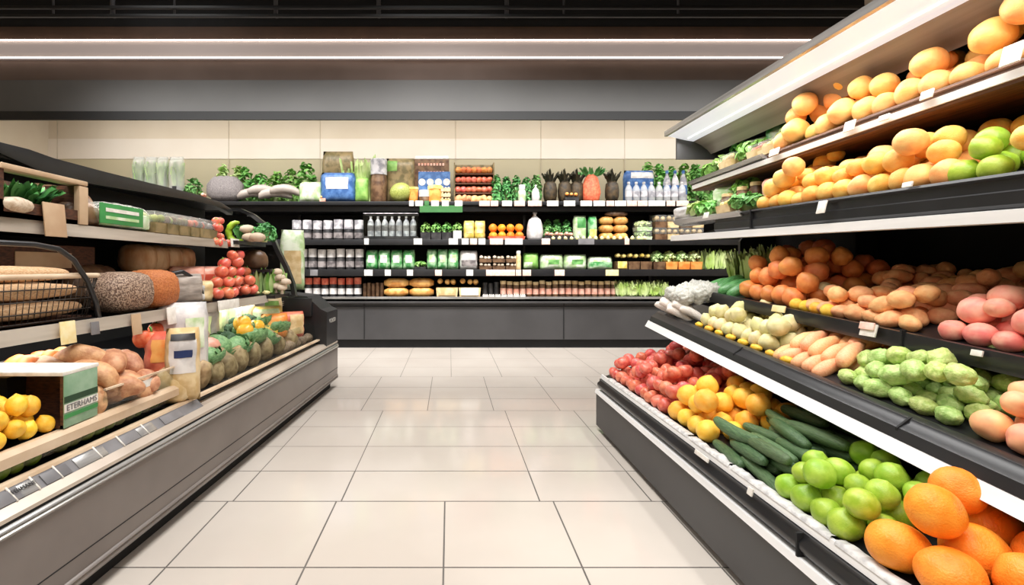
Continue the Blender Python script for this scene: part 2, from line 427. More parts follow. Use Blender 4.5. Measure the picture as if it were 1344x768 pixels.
# ================================================================== BACK WALL CASE
YC = 7.7          # front of the shelves
CX0, CX1 = at(120, 0, YC).x, 5.9
case = empty('shelved_display_case', (0, YC, 0), 0, 'long black shelved display case running along the beige back wall', 'display case')
def cb(name, dims, m, parent=None, bev=0):
    x0, x1, y0, y1, z0, z1 = dims
    return link(name, box_mesh(name, (x0, x1, y0 - YC, y1 - YC, z0, z1), m, bev), parent or case)
zb = hz(398, 7.75)
cb('base_panel', (CX0, CX1, 7.76, 8.4, .14, zb), 'charcoal_panel')
cb('kick_plate', (CX0, CX1, 7.82, 8.4, 0, .14), 'black_matte')
bm = bmesh.new()
for x in (478, 740):
    X = at(x, 0, 7.75).x; box(bm, X - .006, X + .006, .045, .07, .15, zb)
box(bm, CX0, CX1, .04, .07, zb - .06, zb - .045)
link('panel_joint', mesh('panel_joint', bm, 'black_matte', False), case)
cb('bumper_rail', (CX0, CX1, 7.70, 8.4, zb, zb + .035), 'charcoal_panel', bev=.008)
cb('back_panel', (CX0, CX1, 8.36, 8.42, zb, hz(270, 8.36)), 'black_matte')
SY = {1: 390, 2: 354, 3: 315, 4: 265}     # photo row of each shelf surface
SZ = {k: hz(v, YC) for k, v in SY.items()}
shelf = {}
for k in (1, 2, 3, 4):
    th = {1: .03, 2: .1, 3: .08, 4: .05}[k]
    shelf[k] = cb('shelf', (CX0, CX1, YC, 8.36, SZ[k] - .025, SZ[k] - .003), 'black_satin')
    s = shelf[k]
    cbp = link('price_rail', box_mesh('price_rail', (CX0, CX1, -.02, .0, SZ[k] - th, SZ[k] + .006), 'silver' if k == 1 else 'black_plastic', .004), s)
for x in (393, 478, 688, 853):
    X = at(x, 0, 8.3).x; cb('upright', (X - .02, X + .02, 8.3, 8.36, zb, SZ[4] - .02), 'black_satin')
cb('top_valance', (CX0, CX1, YC + .1, 8.36, SZ[4] - .14, SZ[4] - .025), 'black_plastic')
cb('green_strip', (at(551, 0, YC).x, at(607, 0, YC).x, YC - .03, YC - .021, hz(279, YC), hz(270, YC)), mm('tag_green', (58, 118, 60), rough=.5))
def rail_tags(k, spec, y0, y1):
    for x0, x1, c in spec:
        a = at(x0, y1, YC - .03); b = at(x1, y0, YC - .03)
        me = box_mesh('price_tag', (-(b.x - a.x) / 2, (b.x - a.x) / 2, -.004, .004, 0, b.z - a.z), 'tag_' + c, .002)
        link('price_tag', me, shelf[k], ((a.x + b.x) / 2, -.027, a.z))
rail_tags(4, [(537, 543, 'white'), (545, 555, 'white'), (557, 563, 'green'), (566, 576, 'white'), (580, 589, 'white'), (597, 607, 'white'), (629, 643, 'pink'), (644, 654, 'pink'), (659, 672, 'white'), (675, 689, 'pink'),
              (693, 711, 'pink'), (718, 733, 'white'), (740, 755, 'white'), (762, 777, 'white'), (779, 794, 'white'), (796, 806, 'tan' if 0 else 'pink'),
              (807, 822, 'white'), (823, 836, 'pink'), (837, 850, 'pink'), (851, 873, 'white'), (875, 886, 'pink'), (888, 904, 'pink')], 263.5, 270.5)
rail_tags(3, [(543, 554, 'white'), (589, 601, 'white'), (606, 615, 'white'), (617, 626, 'pink'), (628, 637, 'white'), (643, 660, 'pink'), (663, 686, 'white'), (711, 722, 'pink'), (759, 780, 'grey'), (820, 826, 'pink'), (478, 484, 'white')], 313, 321)
rail_tags(2, [(478, 489, 'white'), (505, 513, 'white'), (534, 542, 'white'), (571, 580, 'pink'), (612, 621, 'white'), (638, 676, 'pink'), (677, 684, 'pink'), (686, 697, 'pink'), (728, 741, 'pink'), (795, 812, 'yellow'), (407, 417, 'grey')], 354, 362)

# ---------------------------------------------------------------- shared goods builders (origin at the base centre)
_cache = {}
def cached(key, fn):
    if key not in _cache: _cache[key] = fn()
    return _cache[key]

def pouch_mesh(w, h, t, m, seed=0, crimp=.06, wr=.012, u0=-1, u1=1, v0=-1, v1=1, off=0.0, n=12, side=None):
    """a filled bag, face to -y; with side=-1 only a patch of its front face, off metres proud of it."""
    bm = bmesh.new(); sides = (-1, 1) if side is None else (side,)
    for sd in sides:
        gr = []
        for i in range(n + 1):
            row = []
            for j in range(n + 1):
                u = u0 + (u1 - u0) * i / n; v = v0 + (v1 - v0) * j / n
                k = max(0, (1 - abs(u) ** 3.2)) ** .6 * max(0, (1 - abs(v) ** 4)) ** .6
                if v > 1 - 2 * crimp: k *= max(.05, (1 - v) / (2 * crimp)) * .6
                nzv = noise.noise(Vector((u * 2.2, v * 2.2, seed * 5.1 + sd))) * wr
                x = u * w / 2 * (1 - .08 * (v > .6) * (v - .6) / .4) + noise.noise(Vector((v * 3, u, seed))) * wr * .7
                row.append(bm.verts.new((x, sd * (t / 2 * k + (nzv if k > .05 else 0) * (1 if k > .3 else k) + off), h * (v + 1) / 2)))
            gr.append(row)
        for i in range(n):
            for j in range(n):
                bm.faces.new((gr[i][j], gr[i + 1][j], gr[i + 1][j + 1], gr[i][j + 1]))
    if side is None: bmesh.ops.remove_doubles(bm, verts=bm.verts, dist=.0012)
    return mesh('pouch', bm, m)

def q2(x): return round(x, 2)
def make_pouch(name, loc, w, h, t, m, label, cat, group=None, lab=None, lab_box=(-.55, .55, -.3, .45), rz=0, seed=None, tilt=0):
    seed = R.randrange(1, 4) if seed is None else seed
    e = empty(name, loc, 0, label, cat, group, rot=(tilt, 0, rz))
    link('bag_body', cached(('p', q2(w), q2(h), q2(t), m, seed), lambda: pouch_mesh(w, h, t, m, seed)), e)
    if lab:
        u0, u1, v0, v1 = lab_box
        link('printed_label', cached(('pl', q2(w), q2(h), q2(t), lab, seed, lab_box), lambda: pouch_mesh(w, h, t, lab, seed, u0=u0, u1=u1, v0=v0, v1=v1, off=.004, side=-1, n=8)), e)
    return e

def make_jar(name, loc, r, h, body, lid, label, cat, group=None, band=None, lidh=.16, neck=.8, seg=14):
    e = empty(name, loc, 0, label, cat, group)
    k = (q2(r * 10), q2(h * 10), body, lid, band, lidh)
    hb = h * (1 - lidh)
    link('jar_body', cached(('jb',) + k, lambda: lathe_mesh('jar_body', [(r * .9, 0), (r, h * .04), (r, hb * .82), (r * neck, hb * .96), (r * neck, hb)], body, seg)), e)
    link('lid', cached(('jl',) + k, lambda: lathe_mesh('lid', [(r * neck * 1.08, hb), (r * neck * 1.08, h * .985), (r * neck, h)], lid, seg)), e)
    if band: link('label_band', cached(('jn',) + k, lambda: lathe_mesh('label_band', [(r * 1.015, hb * .2), (r * 1.015, hb * .68)], band, seg)), e)
    return e

def make_bottle(name, loc, r, h, body, cap, label, cat, group=None, band=None):
    e = empty(name, loc, 0, label, cat, group); k = (q2(r * 10), q2(h * 10), body, cap, band)
    link('bottle_body', cached(('bb',) + k, lambda: lathe_mesh('bottle_body', [(r * .9, 0), (r, h * .03), (r * .96, h * .3), (r, h * .5), (r, h * .62), (r * .75, h * .76), (r * .34, h * .87), (r * .34, h * .92)], body, 14, 1.2)), e)
    link('cap', cached(('bc',) + k, lambda: lathe_mesh('cap', [(r * .42, h * .91), (r * .42, h), (r * .3, h * 1.005)], cap, 12)), e)
    if band: link('label_band', cached(('bn',) + k, lambda: lathe_mesh('label_band', [(r * 1.02, h * .28), (r * 1.02, h * .55)], band, 14)), e)
    return e

def tray_mesh(w, d, h, m, t=.006, flare=1.08):
    bm = bmesh.new()
    def ring(s, z): return [bm.verts.new((sx * w / 2 * s, sy * d / 2 * s, z)) for sx, sy in ((-1, -1), (1, -1), (1, 1), (-1, 1))]
    a, b = ring(1 / flare, 0), ring(1, h)
    c, e = ring(1 - t * 2 / w, h), ring((1 - t * 2 / w) / flare, t)
    for p, q in ((a, b), (b, c), (c, e)):
        for k in range(4): bm.faces.new((p[k], p[(k + 1) % 4], q[(k + 1) % 4], q[k]))
    bm.faces.new(a[::-1]); bm.faces.new(e)
    return mesh('tray', bm, m, False)

def lumps_mesh(w, d, z, r, m, seed=1, fill=1.0, seg=8):
    bm = bmesh.new(); rr = random.Random(seed)
    nx, ny = max(1, int(w / (2 * r))), max(1, int(d / (2 * r)))
    for i in range(nx):
        for j in range(ny):
            x = (i + .5) / nx * w - w / 2; y = (j + .5) / ny * d - d / 2
            mt = Matrix.Translation((x + rr.uniform(-.2, .2) * r, y, z + rr.uniform(-.1, .5) * r)) @ Euler((rr.uniform(0, 3), rr.uniform(0, 3), 0)).to_matrix().to_4x4()
            bmesh.ops.create_uvsphere(bm, u_segments=seg, v_segments=6, radius=r * rr.uniform(.9, 1.15), matrix=mt)
    return mesh('contents', bm, m)

def make_punnet(name, loc, w, d, h, traym, contm, r, label, cat, group=None, film=None, lab=None):
    e = empty(name, loc, 0, label, cat, group)
    th = h * (.42 if contm.startswith('leaf') else .6 if r < .03 else .5)
    link('tray', cached(('pt', q2(w), q2(d), q2(h), traym), lambda: tray_mesh(w, d, th, traym)), e)
    if contm.startswith('leaf'):
        link('contents', cached(('pcl', q2(w), q2(d), q2(h), contm), lambda: bush_mesh(110, w * .98, d * .95, h * .7, min(.06, w * .3), contm, 2)), e, (0, 0, h * .36))['kind'] = 'stuff'
    else:
        link('contents', cached(('pc', q2(w), q2(d), q2(h), contm, r), lambda: lumps_mesh(w * .9, d * .9, h - r * 1.3, r, contm)), e)['kind'] = 'stuff'
    if film:
        link('film_lid', cached(('pf', q2(w), q2(d), q2(h)), lambda: box_mesh('film_lid', (-w * .48, w * .48, -d * .48, d * .48, th, h + r * .3), film, .012)), e)
    if lab:
        link('label_card', cached(('pk', q2(w), q2(d), q2(h), lab), lambda: box_mesh('label_card', (-w * .4, w * .4, -d * .5 - .006, -d * .5 - .002, h * .08, h * .5), lab, .002)), e)
    return e

def leaf_mesh(n, hgt, spread, lw, m, seed=1, curl=.6, upright=.5, base=.15, frill=.25, depth=None):
    """a bunch of curled leaf blades growing from the origin."""
    bm = bmesh.new(); rr = random.Random(seed)
    depth = depth or spread
    for k in range(n):
        a = rr.uniform(0, 2 * PI); rad = math.sqrt(rr.random())
        dx, dy = math.cos(a), math.sin(a)
        hh = hgt * rr.uniform(.65, 1.05); ww = lw * rr.uniform(.7, 1.2)
        bx, by = dx * rad * base * spread, dy * rad * base * depth
        lean = rad * (1 - upright)
        rows_ = []; tw = rr.uniform(-.7, .7)
        S = 5
        for s in range(S + 1):
            t = s / S
            cx = bx + dx * spread * .5 * (rad * t * base * 0 + lean * t + curl * .35 * t * t * rad)
            cy = by + dy * depth * .5 * (lean * t + curl * .35 * t * t * rad)
            cz = hh * (t - .35 * curl * t * t * rad)
            wd = ww * math.sin(PI * min(.97, .12 + t * .86)) ** .8
            px, py = -math.sin(a + tw), math.cos(a + tw)
            rows_.append([bm.verts.new((cx + px * wd * o + dx * abs(o) * ww * .5, cy + py * wd * o + dy * abs(o) * ww * .5,
                                       cz + frill * ww * rr.uniform(-1, 1) * (abs(o) > .2))) for o in (-.5, 0, .5)])
        for s in range(S):
            for q in range(2):
                bm.faces.new((rows_[s][q], rows_[s][q + 1], rows_[s + 1][q + 1], rows_[s + 1][q]))
    zmin = min(v.co.z for v in bm.verts)
    for v in bm.verts: v.co.z -= zmin
    return mesh('leaves', bm, m)

def make_leafy(name, loc, w, h, d, m, label, cat, group=None, n=60, lw=None, seed=1, stalk=None, upright=.5, curl=.6, base=.6, rot=None):
    e = empty(name, loc, 0, label, cat, group, rot=rot or (0, 0, R.uniform(-.2, .2)))
    lw = lw or w * .3
    link('leaves', cached(('lf', q2(w), q2(h), q2(d), m, n, seed, q2(lw)), lambda: leaf_mesh(n, h, w, lw, m, seed, curl, upright, base, depth=d)), e)
    if stalk:
        link('stalk', cached(('st', q2(w), q2(h), stalk), lambda: lathe_mesh('stalk', [(w * .2, 0), (w * .24, h * .1), (w * .2, h * .35), (w * .1, h * .5)], stalk, 12)), e)
    return e

def bush_mesh(n, w, d, h, lw, m, seed=1):
    """a dense clump of small rounded leaves."""
    bm = bmesh.new(); rr = random.Random(seed)
    for k in range(n):
        a = rr.uniform(0, 2 * PI); b = math.asin(rr.uniform(-.5, 1)); q = rr.uniform(.55, 1) ** .5
        c = Vector((math.cos(a) * math.cos(b) * w / 2 * q, math.sin(a) * math.cos(b) * d / 2 * q, h * .42 + math.sin(b) * h * .56 * q))
        nrm = Vector((c.x / w, c.y / d, (c.z - h * .3) / h)).normalized() + Vector((rr.uniform(-.7, .7), rr.uniform(-.7, .7), rr.uniform(-.5, .7)))
        u = nrm.orthogonal().normalized(); u.rotate(Matrix.Rotation(rr.uniform(0, 6.28), 3, nrm)); v = nrm.cross(u).normalized(); nn = nrm.normalized()
        L_ = lw * rr.uniform(.7, 1.3); W_ = L_ * .62
        P = lambda x, y, z: bm.verts.new(c + u * x * L_ + v * y * W_ + nn * z * L_)
        o_, t1, t2, r1, r2, e_ = P(-.5, 0, 0), P(-.1, .5, .14), P(-.1, -.5, .14), P(.3, .36, .1), P(.3, -.36, .1), P(.55, 0, -.16)
        mid = P(.1, 0, -.02)
        for f in ((o_, mid, t1), (o_, t2, mid), (t1, mid, r1), (mid, t2, r2), (mid, r2, e_), (mid, e_, r1)): bm.faces.new(f)
    zmin = min(v.co.z for v in bm.verts)
    for v in bm.verts: v.co.z -= zmin
    return mesh('leaves', bm, m)

def make_bush(name, loc, w, h, d, m, label, cat, group=None, n=150, lw=.06, seed=1):
    e = empty(name, loc, 0, label, cat, group)
    link('leaves', cached(('bu', q2(w), q2(h), q2(d), m, n, seed), lambda: bush_mesh(n, w, d, h, lw, m, seed)), e)
    link('stems', cached(('bs', q2(w), q2(h)), lambda: lathe_mesh('stems', [(w * .12, 0), (w * .16, h * .15), (w * .25, h * .5)], 'leaf_pale', 10)), e)
    return e

def cabbage_mesh(m, seed=1):
    bm = bmesh.new(); rr = random.Random(seed)
    for k in range(11):
        a0 = k * 2.4; R_ = .62 + .035 * k; tilt = .15 + .085 * k
        g = []
        for i in range(7):
            row = []
            for j in range(7):
                u = (i / 6 - .5) * 2.0; v = j / 6
                el = PI * (.02 + v * (.78 - tilt * .25)) - PI / 2; az = a0 + u * .75 * (1 - .25 * v)
                rad = R_ * (1 + .14 * v * v * tilt + .05 * math.sin(u * 7 + k) * v) + .06 * noise.noise(Vector((u * 2, v * 2, k + seed)))
                row.append(bm.verts.new((math.cos(az) * math.cos(el) * rad, math.sin(az) * math.cos(el) * rad, math.sin(el) * rad * .85)))
            g.append(row)
        for i in range(6):
            for j in range(6): bm.faces.new((g[i][j], g[i + 1][j], g[i + 1][j + 1], g[i][j + 1]))
    bmesh.ops.create_icosphere(bm, subdivisions=3, radius=.66)
    return mesh('cabbage', bm, m)

def make_sack(name, loc, w, h, m, label, cat, group=None, tie='tag_white', flat=.8, amp=.06, neck=True):
    e = empty(name, loc, 0, label, cat, group)
    def body():
        bm = bmesh.new()
        pr = [(0, 0), (.40, .0), (.5, .1), (.52, .3), (.48, .55), (.36, .74), (.16, .84), (.1, .88)]
        if not neck: pr = [(0, 0), (.38, .0), (.5, .12), (.54, .35), (.5, .62), (.38, .84), (.2, .96), (0, 1.0)]
        lathe(bm, [(r * w, z * h) for r, z in pr], 20, neck)
        for v in bm.verts:
            if v.co.z > .01:
                dd = noise.noise(v.co * (4 / w) * .5) * amp * w
                v.co.x *= 1 + dd / w * 2; v.co.y *= 1 + dd / w * 2
            v.co.y *= flat
        return mesh('sack_body', bm, m)
    link('sack_body', cached(('sb', q2(w), q2(h), m, neck), body), e)
    if neck:
        def top():
            bm = bmesh.new(); lathe(bm, [(.09 * w, .87 * h), (.07 * w, .9 * h), (.16 * w, 1.0 * h), (.03 * w, .95 * h)], 12)
            return mesh('tied_top', bm, m)
        link('tied_top', cached(('stt', q2(w), q2(h), m), top), e)
        def tt():
            bm = bmesh.new(); tube(bm, [(.085 * w * math.cos(a * PI / 5), .085 * w * math.sin(a * PI / 5) * flat, .885 * h) for a in range(10)], .012 * w + .002, 6, True)
            return mesh('tie', bm, tie)
        link('tie', cached(('sti', q2(w), q2(h), tie), tt), e)
    return e

def make_loaf(name, loc, w, d, h, m, label, cat, group=None, rz=0, wrap=None):
    def body():
        bm = bmesh.new(); n = 14; rings = []
        for i in range(n + 1):
            t = i / n; k = max(.25, (1 - abs(2 * t - 1) ** 4)) ** .5; sc = 1 + .03 * math.cos(t * PI * 10)
            rings.append([bm.verts.new(((t - .5) * w, d / 2 * k * c * sc, h * (.45 + .0) + (h * .55 if s > 0 else h * .45) * s * k * sc)) for c, s in
                          [(math.copysign(abs(math.cos(a)) ** .7, math.cos(a)), math.copysign(abs(math.sin(a)) ** .7, math.sin(a))) for a in [2 * PI * q / 14 for q in range(14)]]])
        for a, b in zip(rings, rings[1:]):
            for k in range(14): bm.faces.new((a[k], a[(k + 1) % 14], b[(k + 1) % 14], b[k]))
        bm.faces.new(rings[0]); bm.faces.new(rings[-1])
        return mesh('loaf', bm, m)
    me = cached(('lo', q2(w), q2(d), q2(h), m), body)
    if not wrap:
        return tag(link(name, me, None, loc, (0, 0, rz)), label, cat, group)
    e = empty(name, loc, rz, label, cat, group)
    link('loaf', me, e)
    link('paper_wrap', cached(('lw', q2(w), q2(d), q2(h), wrap), lambda: box_mesh('paper_wrap', (-w * .22, w * .22, -d * .53, d * .53, 0, h * 1.03), wrap, .01)), e)
    return e

def calyx_mesh():
    bm = bmesh.new()
    for k in range(5):
        a = 2 * PI * k / 5
        q = [bm.verts.new((math.cos(a + o) * r, math.sin(a + o) * r, z)) for r, o, z in ((.05, -.6, .8), (.3, -.25, .84), (.55, 0, .76), (.3, .25, .84), (.05, .6, .8))]
        bm.faces.new(q)
    tube(bm, [(0, 0, .76), (.02, 0, .9), (.06, 0, 1.02)], .06, 6)
    return mesh('calyx', bm, 'leaf_green')
CALYX = calyx_mesh()

# colours for packaged goods
for k, a, b in (('pk_green', (74, 158, 84), (176, 214, 170)), ('pk_pale', (178, 208, 150), (226, 234, 212)), ('pk_blue', (52, 92, 150), (90, 130, 186)),
                ('pk_white', (228, 224, 220), (196, 192, 190)), ('pk_grey', (156, 148, 146), (100, 94, 94)), ('pk_brown', (126, 96, 70), (88, 62, 44)),
                ('pk_kraft', (150, 130, 92), (112, 100, 66)), ('pk_yellow', (226, 198, 92), (244, 224, 150)), ('pk_cream', (230, 206, 160), (206, 174, 120)),
                ('pk_orange', (238, 138, 60), (246, 178, 96)), ('pk_red', (204, 88, 66), (226, 128, 100)), ('pk_olive', (132, 140, 62), (166, 172, 92)),
                ('pk_dark', (40, 40, 42), (66, 64, 64)), ('pk_silver', (212, 208, 210), (146, 144, 150)), ('pk_pink', (226, 160, 138), (238, 192, 172)),
                ('bread', (222, 172, 98), (190, 126, 58)), ('pk_navy', (32, 50, 96), (44, 66, 118))):
    mm(k, a, b, rough=.4, scale=11, var=.06, lo=.42, hi=.6)
mm('net_grey', (150, 142, 140), (100, 94, 94), rough=.8, scale=130, bump=.6, bscale=60)
mm('net_red', (222, 92, 62), (240, 132, 92), rough=.6, scale=30, bump=.5, bscale=50)
mm('fish_grey', (188, 176, 166), (132, 122, 114), rough=.5, scale=7, stretch=(1, 4, 4))

# ---------------------------------------------------------------- goods on the back case
YI = 7.86
def slot(x0, x1, y0, y1, Y=YI):
    a = at(x0, y1, Y); b = at(x1, y0, Y)
    return a.x, b.x, b.z - a.z
def Z(k): return SZ[k]
def cells(x0, x1, n):
    for i in range(n):
        yield i, x0 + (x1 - x0) * i / n, x0 + (x1 - x0) * (i + 1) / n
def hgt(y0, k, Y=YI): return at(0, y0, Y).z - SZ[k]
def W(px, Y=YI): return px * Y / F
ROWN = {1: 'bottom shelf', 2: 'second shelf from the bottom', 3: 'third shelf from the bottom', 4: 'top shelf'}
def row_pouch(k, x0, x1, y0, n, m, desc, ref, grp, lab=None, name='produce_bag', cat='bag', t=.16, Y=YI, z=0, lab_box=(-.55, .55, -.3, .45)):
    for i, a, b in cells(x0, x1, n):
        w = W(b - a, Y) * .98; h = hgt(y0, k, Y) - z
        make_pouch(name, (at((a + b) / 2, 0, Y).x, Y + R.uniform(-.02, .02), SZ[k] + z), w, h, t, m, f"{desc}, {SHORT[k]}, {nth(i)} {ref}", cat, grp if n > 1 else None, lab, lab_box)
SHORT = {1: 'bottom shelf', 2: 'second shelf', 3: 'third shelf', 4: 'top shelf'}
def row_jar(k, x0, x1, y0, n, body, lid, desc, ref, grp, band=None, name='jar', cat='jar', Y=YI, lidh=.3, neck=.9):
    for i, a, b in cells(x0, x1, n):
        r = W(b - a, Y) * .46; h = hgt(y0 + R.uniform(0, 2), k, Y)
        make_jar(name, (at((a + b) / 2, 0, Y).x, Y, SZ[k]), r, h, body, lid, f"{desc}, {SHORT[k]}, {nth(i)} {ref}", cat, grp, band, lidh, neck)

# --- bottom shelf
row_jar(1, 400, 475, 364, 7, 'pk_dark', 'pk_red', 'dark jar with reddish lid and white band', "from the shelf's dark end", 'red lidded jars on the bottom shelf', 'pk_white', lidh=.35)
row_jar(1, 476, 504, 371, 5, 'pk_brown', 'pk_brown', 'small brown rounded jar', 'from the red-lidded jars', 'small brown jars', None, lidh=.2)
for i, a, b in cells(504, 570, 2):
    for l in range(2):
        make_loaf('bread_loaf', (at((a + b) / 2, 0, YI).x, YI, SZ[1] + l * .15), W(b - a) * .96, .22, .15, 'bread', f"golden {'upper' if l else 'lower'} loaf on back wall bottom shelf, {nth(i)} from the small brown jars", 'bread', 'loaves beside the brown jars')
for i, a, b in cells(572, 631, 2):
    make_punnet('bread_tray', (at((a + b) / 2, 0, YI).x, YI, SZ[1]), W(b - a) * .96, .25, .29, 'pk_cream', 'bread', .045, f"cream tray heaped with golden bread rolls, {nth(i)} from the big loaves on bottom shelf", 'bread tray', 'bread roll trays', lab='tag_white' if i else 'pk_cream')
row_jar(1, 633, 655, 370, 3, 'pk_dark', 'pk_dark', 'short black jar with white foot band', 'from the bread roll trays', 'black jars', None)
for i, a, b in cells(633, 690, 7):
    make_punnet('white_tub', (at((a + b) / 2, 0, 7.745).x, 7.745, SZ[1]), W(b - a) * .9, .05, .045, 'tag_white', 'pk_white', .012, f"tiny white tub at the front edge of bottom shelf, {nth(i)} from the bread trays", 'tub', 'tiny white tubs')
row_jar(1, 656, 810, 368, 18, 'pk_brown', 'pk_cream', 'tall brown jar with pale lid', 'from the black jars', 'row of tall brown jars', 'pk_pink', lidh=.22)
for i, a, b in cells(809, 872, 7):
    make_leafy('green_lettuce', (at((a + b) / 2, 0, YI).x, YI, SZ[1]), W(b - a) * 1.0, hgt(369, 1), .2, 'leaf_lettuce', f"pale green lettuce head standing on bottom shelf, {nth(i)} from the tall brown jars", 'lettuce', 'lettuce heads on the bottom shelf', 44, lw=.09, seed=i % 3, stalk='leaf_pale', upright=.85)
# --- second shelf
row_jar(2, 392, 478, 326, 7, 'pk_dark', 'pk_white', 'dark jar with a bright white top', "from the shelf's shadowed end", 'white topped dark jars', 'pk_grey', lidh=.4)
row_pouch(2, 480, 545, 328, 4, 'pk_green', 'green and white vegetable bag', 'from the white-topped jars', 'green bags on the second shelf', 'pk_white')
make_punnet('herb_tray', (at(552, 0, YI).x, YI, SZ[2]), W(15), .2, .11, 'pk_dark', 'leaf_green', .03, 'low dark tray of green herbs between two runs of green bags', 'tray')
row_pouch(2, 560, 602, 327, 3, 'pk_green', 'tall crinkled green bag', 'from the low herb tray', 'tall green bags on the second shelf', 'pk_pale')
row_pouch(2, 603, 627, 329, 1, 'pk_white', 'white and grey bag with green foot', 'beyond the tall green bags', None, 'pk_grey', lab_box=(-.8, .8, -.6, 0))
for i, a, b in cells(628, 680, 3):
    for l in range(2):
        make_punnet('mushroom_tray', (at((a + b) / 2, 0, YI).x, YI, SZ[2] + l * .115), W(b - a) * .95, .22, .11, 'pk_brown', 'mushroom_white', .03, f"{'upper' if l else 'lower'} tray of pale mushrooms, {nth(i)} from the white and grey bag", 'mushroom tray', 'mushroom trays on the second shelf')
make_jar('pale_bottle', (at(680.5, 0, 7.76).x, 7.76, SZ[2]), .04, .3, 'pk_cream', 'pk_white', 'narrow pale bottle standing in front of the mushroom trays', 'bottle')
row_pouch(2, 686, 707, 332, 1, 'leaf_green', 'round green cabbage bag', 'beside the mushroom trays', None, 'pk_pale', lab_box=(-.9, .1, -.8, -.1), t=.2)
row_pouch(2, 708, 770, 334, 2, 'pk_pale', 'pale bag of green salad leaves', 'from the cabbage bag', 'salad bags on the second shelf', 'leaf_dark', lab_box=(-.35, .6, -.3, .3))
row_pouch(2, 771, 804, 337, 1, 'pk_pale', 'wide bag of sliced celery', 'beyond the salad leaf bags', None, 'pk_green', lab_box=(-.95, .95, -.6, .2))
for i, a, b in cells(806, 853, 3):
    make_punnet('cheese_pack', (at((a + b) / 2, 0, YI).x, YI, SZ[2]), W(b - a) * .94, .2, .26, 'pk_brown', 'pk_yellow', .035, f"dark pack of yellow cheese pieces, {nth(i)} from the celery bag", 'cheese pack', 'cheese packs', lab='pk_yellow' if i == 0 else None)
for i, a, b in cells(854, 918, 4):
    make_punnet('salad_box', (at((a + b) / 2, 0, YI).x, YI, SZ[2]), W(b - a) * .94, .22, .3, 'pk_brown' if i == 0 else 'pk_orange', 'leaf_pale', .07, f"box with green salad heaped on orange tray, {nth(i)} from the cheese packs", 'salad box', 'salad boxes by the cheese')
for i, a, b in cells(920, 1010, 5):
    make_leafy('celery_bunch', (at((a + b) / 2, 0, YI).x, YI, SZ[2]), W(b - a) * .95, .34, .2, 'leaf_lettuce', f"pale celery bunch on back wall second shelf, {nth(i)} from the salad boxes", 'celery', 'celery on the back case', 40, seed=i % 3, stalk='leaf_pale', upright=.85)
# --- third shelf
row_jar(3, 383, 478, 288, 7, 'pk_dark', 'pk_silver', 'dark jar with a silver top', "from the shelf's shadowed end", 'silver topped jars', 'pk_grey', lidh=.45)
tb = empty('bottle_bin', (at(514, 0, YI).x, YI, SZ[3]), 0, 'clear plastic bin holding silver bottles on the third shelf', 'bin')
wbin = W(70)
def bin_walls():
    bm = bmesh.new(); w = wbin; d = .3
    box(bm, -w / 2, w / 2, -d / 2, -d / 2 + .006, 0, .42); box(bm, -w / 2, -w / 2 + .006, -d / 2, d / 2, 0, .42); box(bm, w / 2 - .006, w / 2, -d / 2, d / 2, 0, .42)
    return mesh('bin_wall', bm, 'glass', False)
link('bin_wall', bin_walls(), tb)
bm = bmesh.new(); tube(bm, [(-wbin / 2, -.15, .42), (wbin / 2, -.15, .42), (wbin / 2, .15, .42), (-wbin / 2, .15, .42)], .008, 6, True)
link('bin_rim', mesh('bin_rim', bm, 'pk_silver'), tb)
link('bin_floor', box_mesh('bin_floor', (-wbin / 2, wbin / 2, -.15, .15, 0, .06), 'pk_dark'), tb)
for i, a, b in cells(482, 547, 7):
    make_bottle('silver_bottle', (at((a + b) / 2, 0, YI).x, YI + .01 * (i % 2), SZ[3] + .06), W(b - a) * .46, .33, 'pk_silver', 'pk_white', f"silver bottle in the clear bin, {nth(i)} from the silver-topped jars", 'bottle', 'bottles in the clear bin', 'pk_grey')
for i, a, b in cells(552, 607, 4):
    make_punnet('greens_punnet', (at((a + b) / 2, 0, YI).x, YI, SZ[3]), W(b - a) * .95, .22, .3, 'pk_dark', 'leaf_green', .075, f"black punnet topped with green leaves, {nth(i)} from the bottle bin", 'punnet', 'green topped punnets', None, 'tag_white' if i == 3 else None)
row_pouch(3, 608, 637, 290, 2, 'pk_yellow', 'bag of yellow peppers', 'from the green-topped punnets', 'yellow bags', 'pk_cream')
ob = empty('orange_crate', (at(664, 0, YI).x, YI, SZ[3]), 0, 'shallow dark crate holding two tiers of oranges on third shelf', 'crate')
link('crate_body', tray_mesh(W(48), .26, .06, 'pk_red'), ob)
for l in range(2):
    for i in range(4):
        o = link('small_orange', DEEP[i % 3], None, (at(664 - 17 + 11.4 * i, 0, YI).x, YI - .05 + l * .04, SZ[3] + .075 + l * .125), (R.uniform(0, 3), R.uniform(0, 3), 0), .068)
        tag(o, f"small orange in the crate on third shelf, {'upper' if l else 'lower'} tier, {nth(i)} from the yellow bags", 'orange', 'oranges in the back crate')
make_sack('white_sack', (at(702, 0, YI).x, YI, SZ[3]), W(21), hgt(279, 3), 'pk_white', 'white plastic sack tied at the neck, beside the orange crate', 'sack')
for i, a, b in cells(714, 752, 3):
    make_punnet('meat_tray', (at((a + b) / 2, 0, 7.82).x, 7.82, SZ[3]), W(b - a) * .95, .2, .13, 'pk_dark', 'pk_pink', .03, f"low tray of pinkish slices under herbs, {nth(i)} from the white sack", 'tray', 'pink slice trays')
    make_bush('herb_bundle', (at((a + b) / 2, 0, YI).x, YI + .13, SZ[3]), W(b - a) * 1.02, hgt(283, 3), .22, 'leaf_dark', f"dark green herb bundle above the pink slice trays, {nth(i)} from the white sack", 'herbs', 'herb bundles on the third shelf', 160, .05, i)
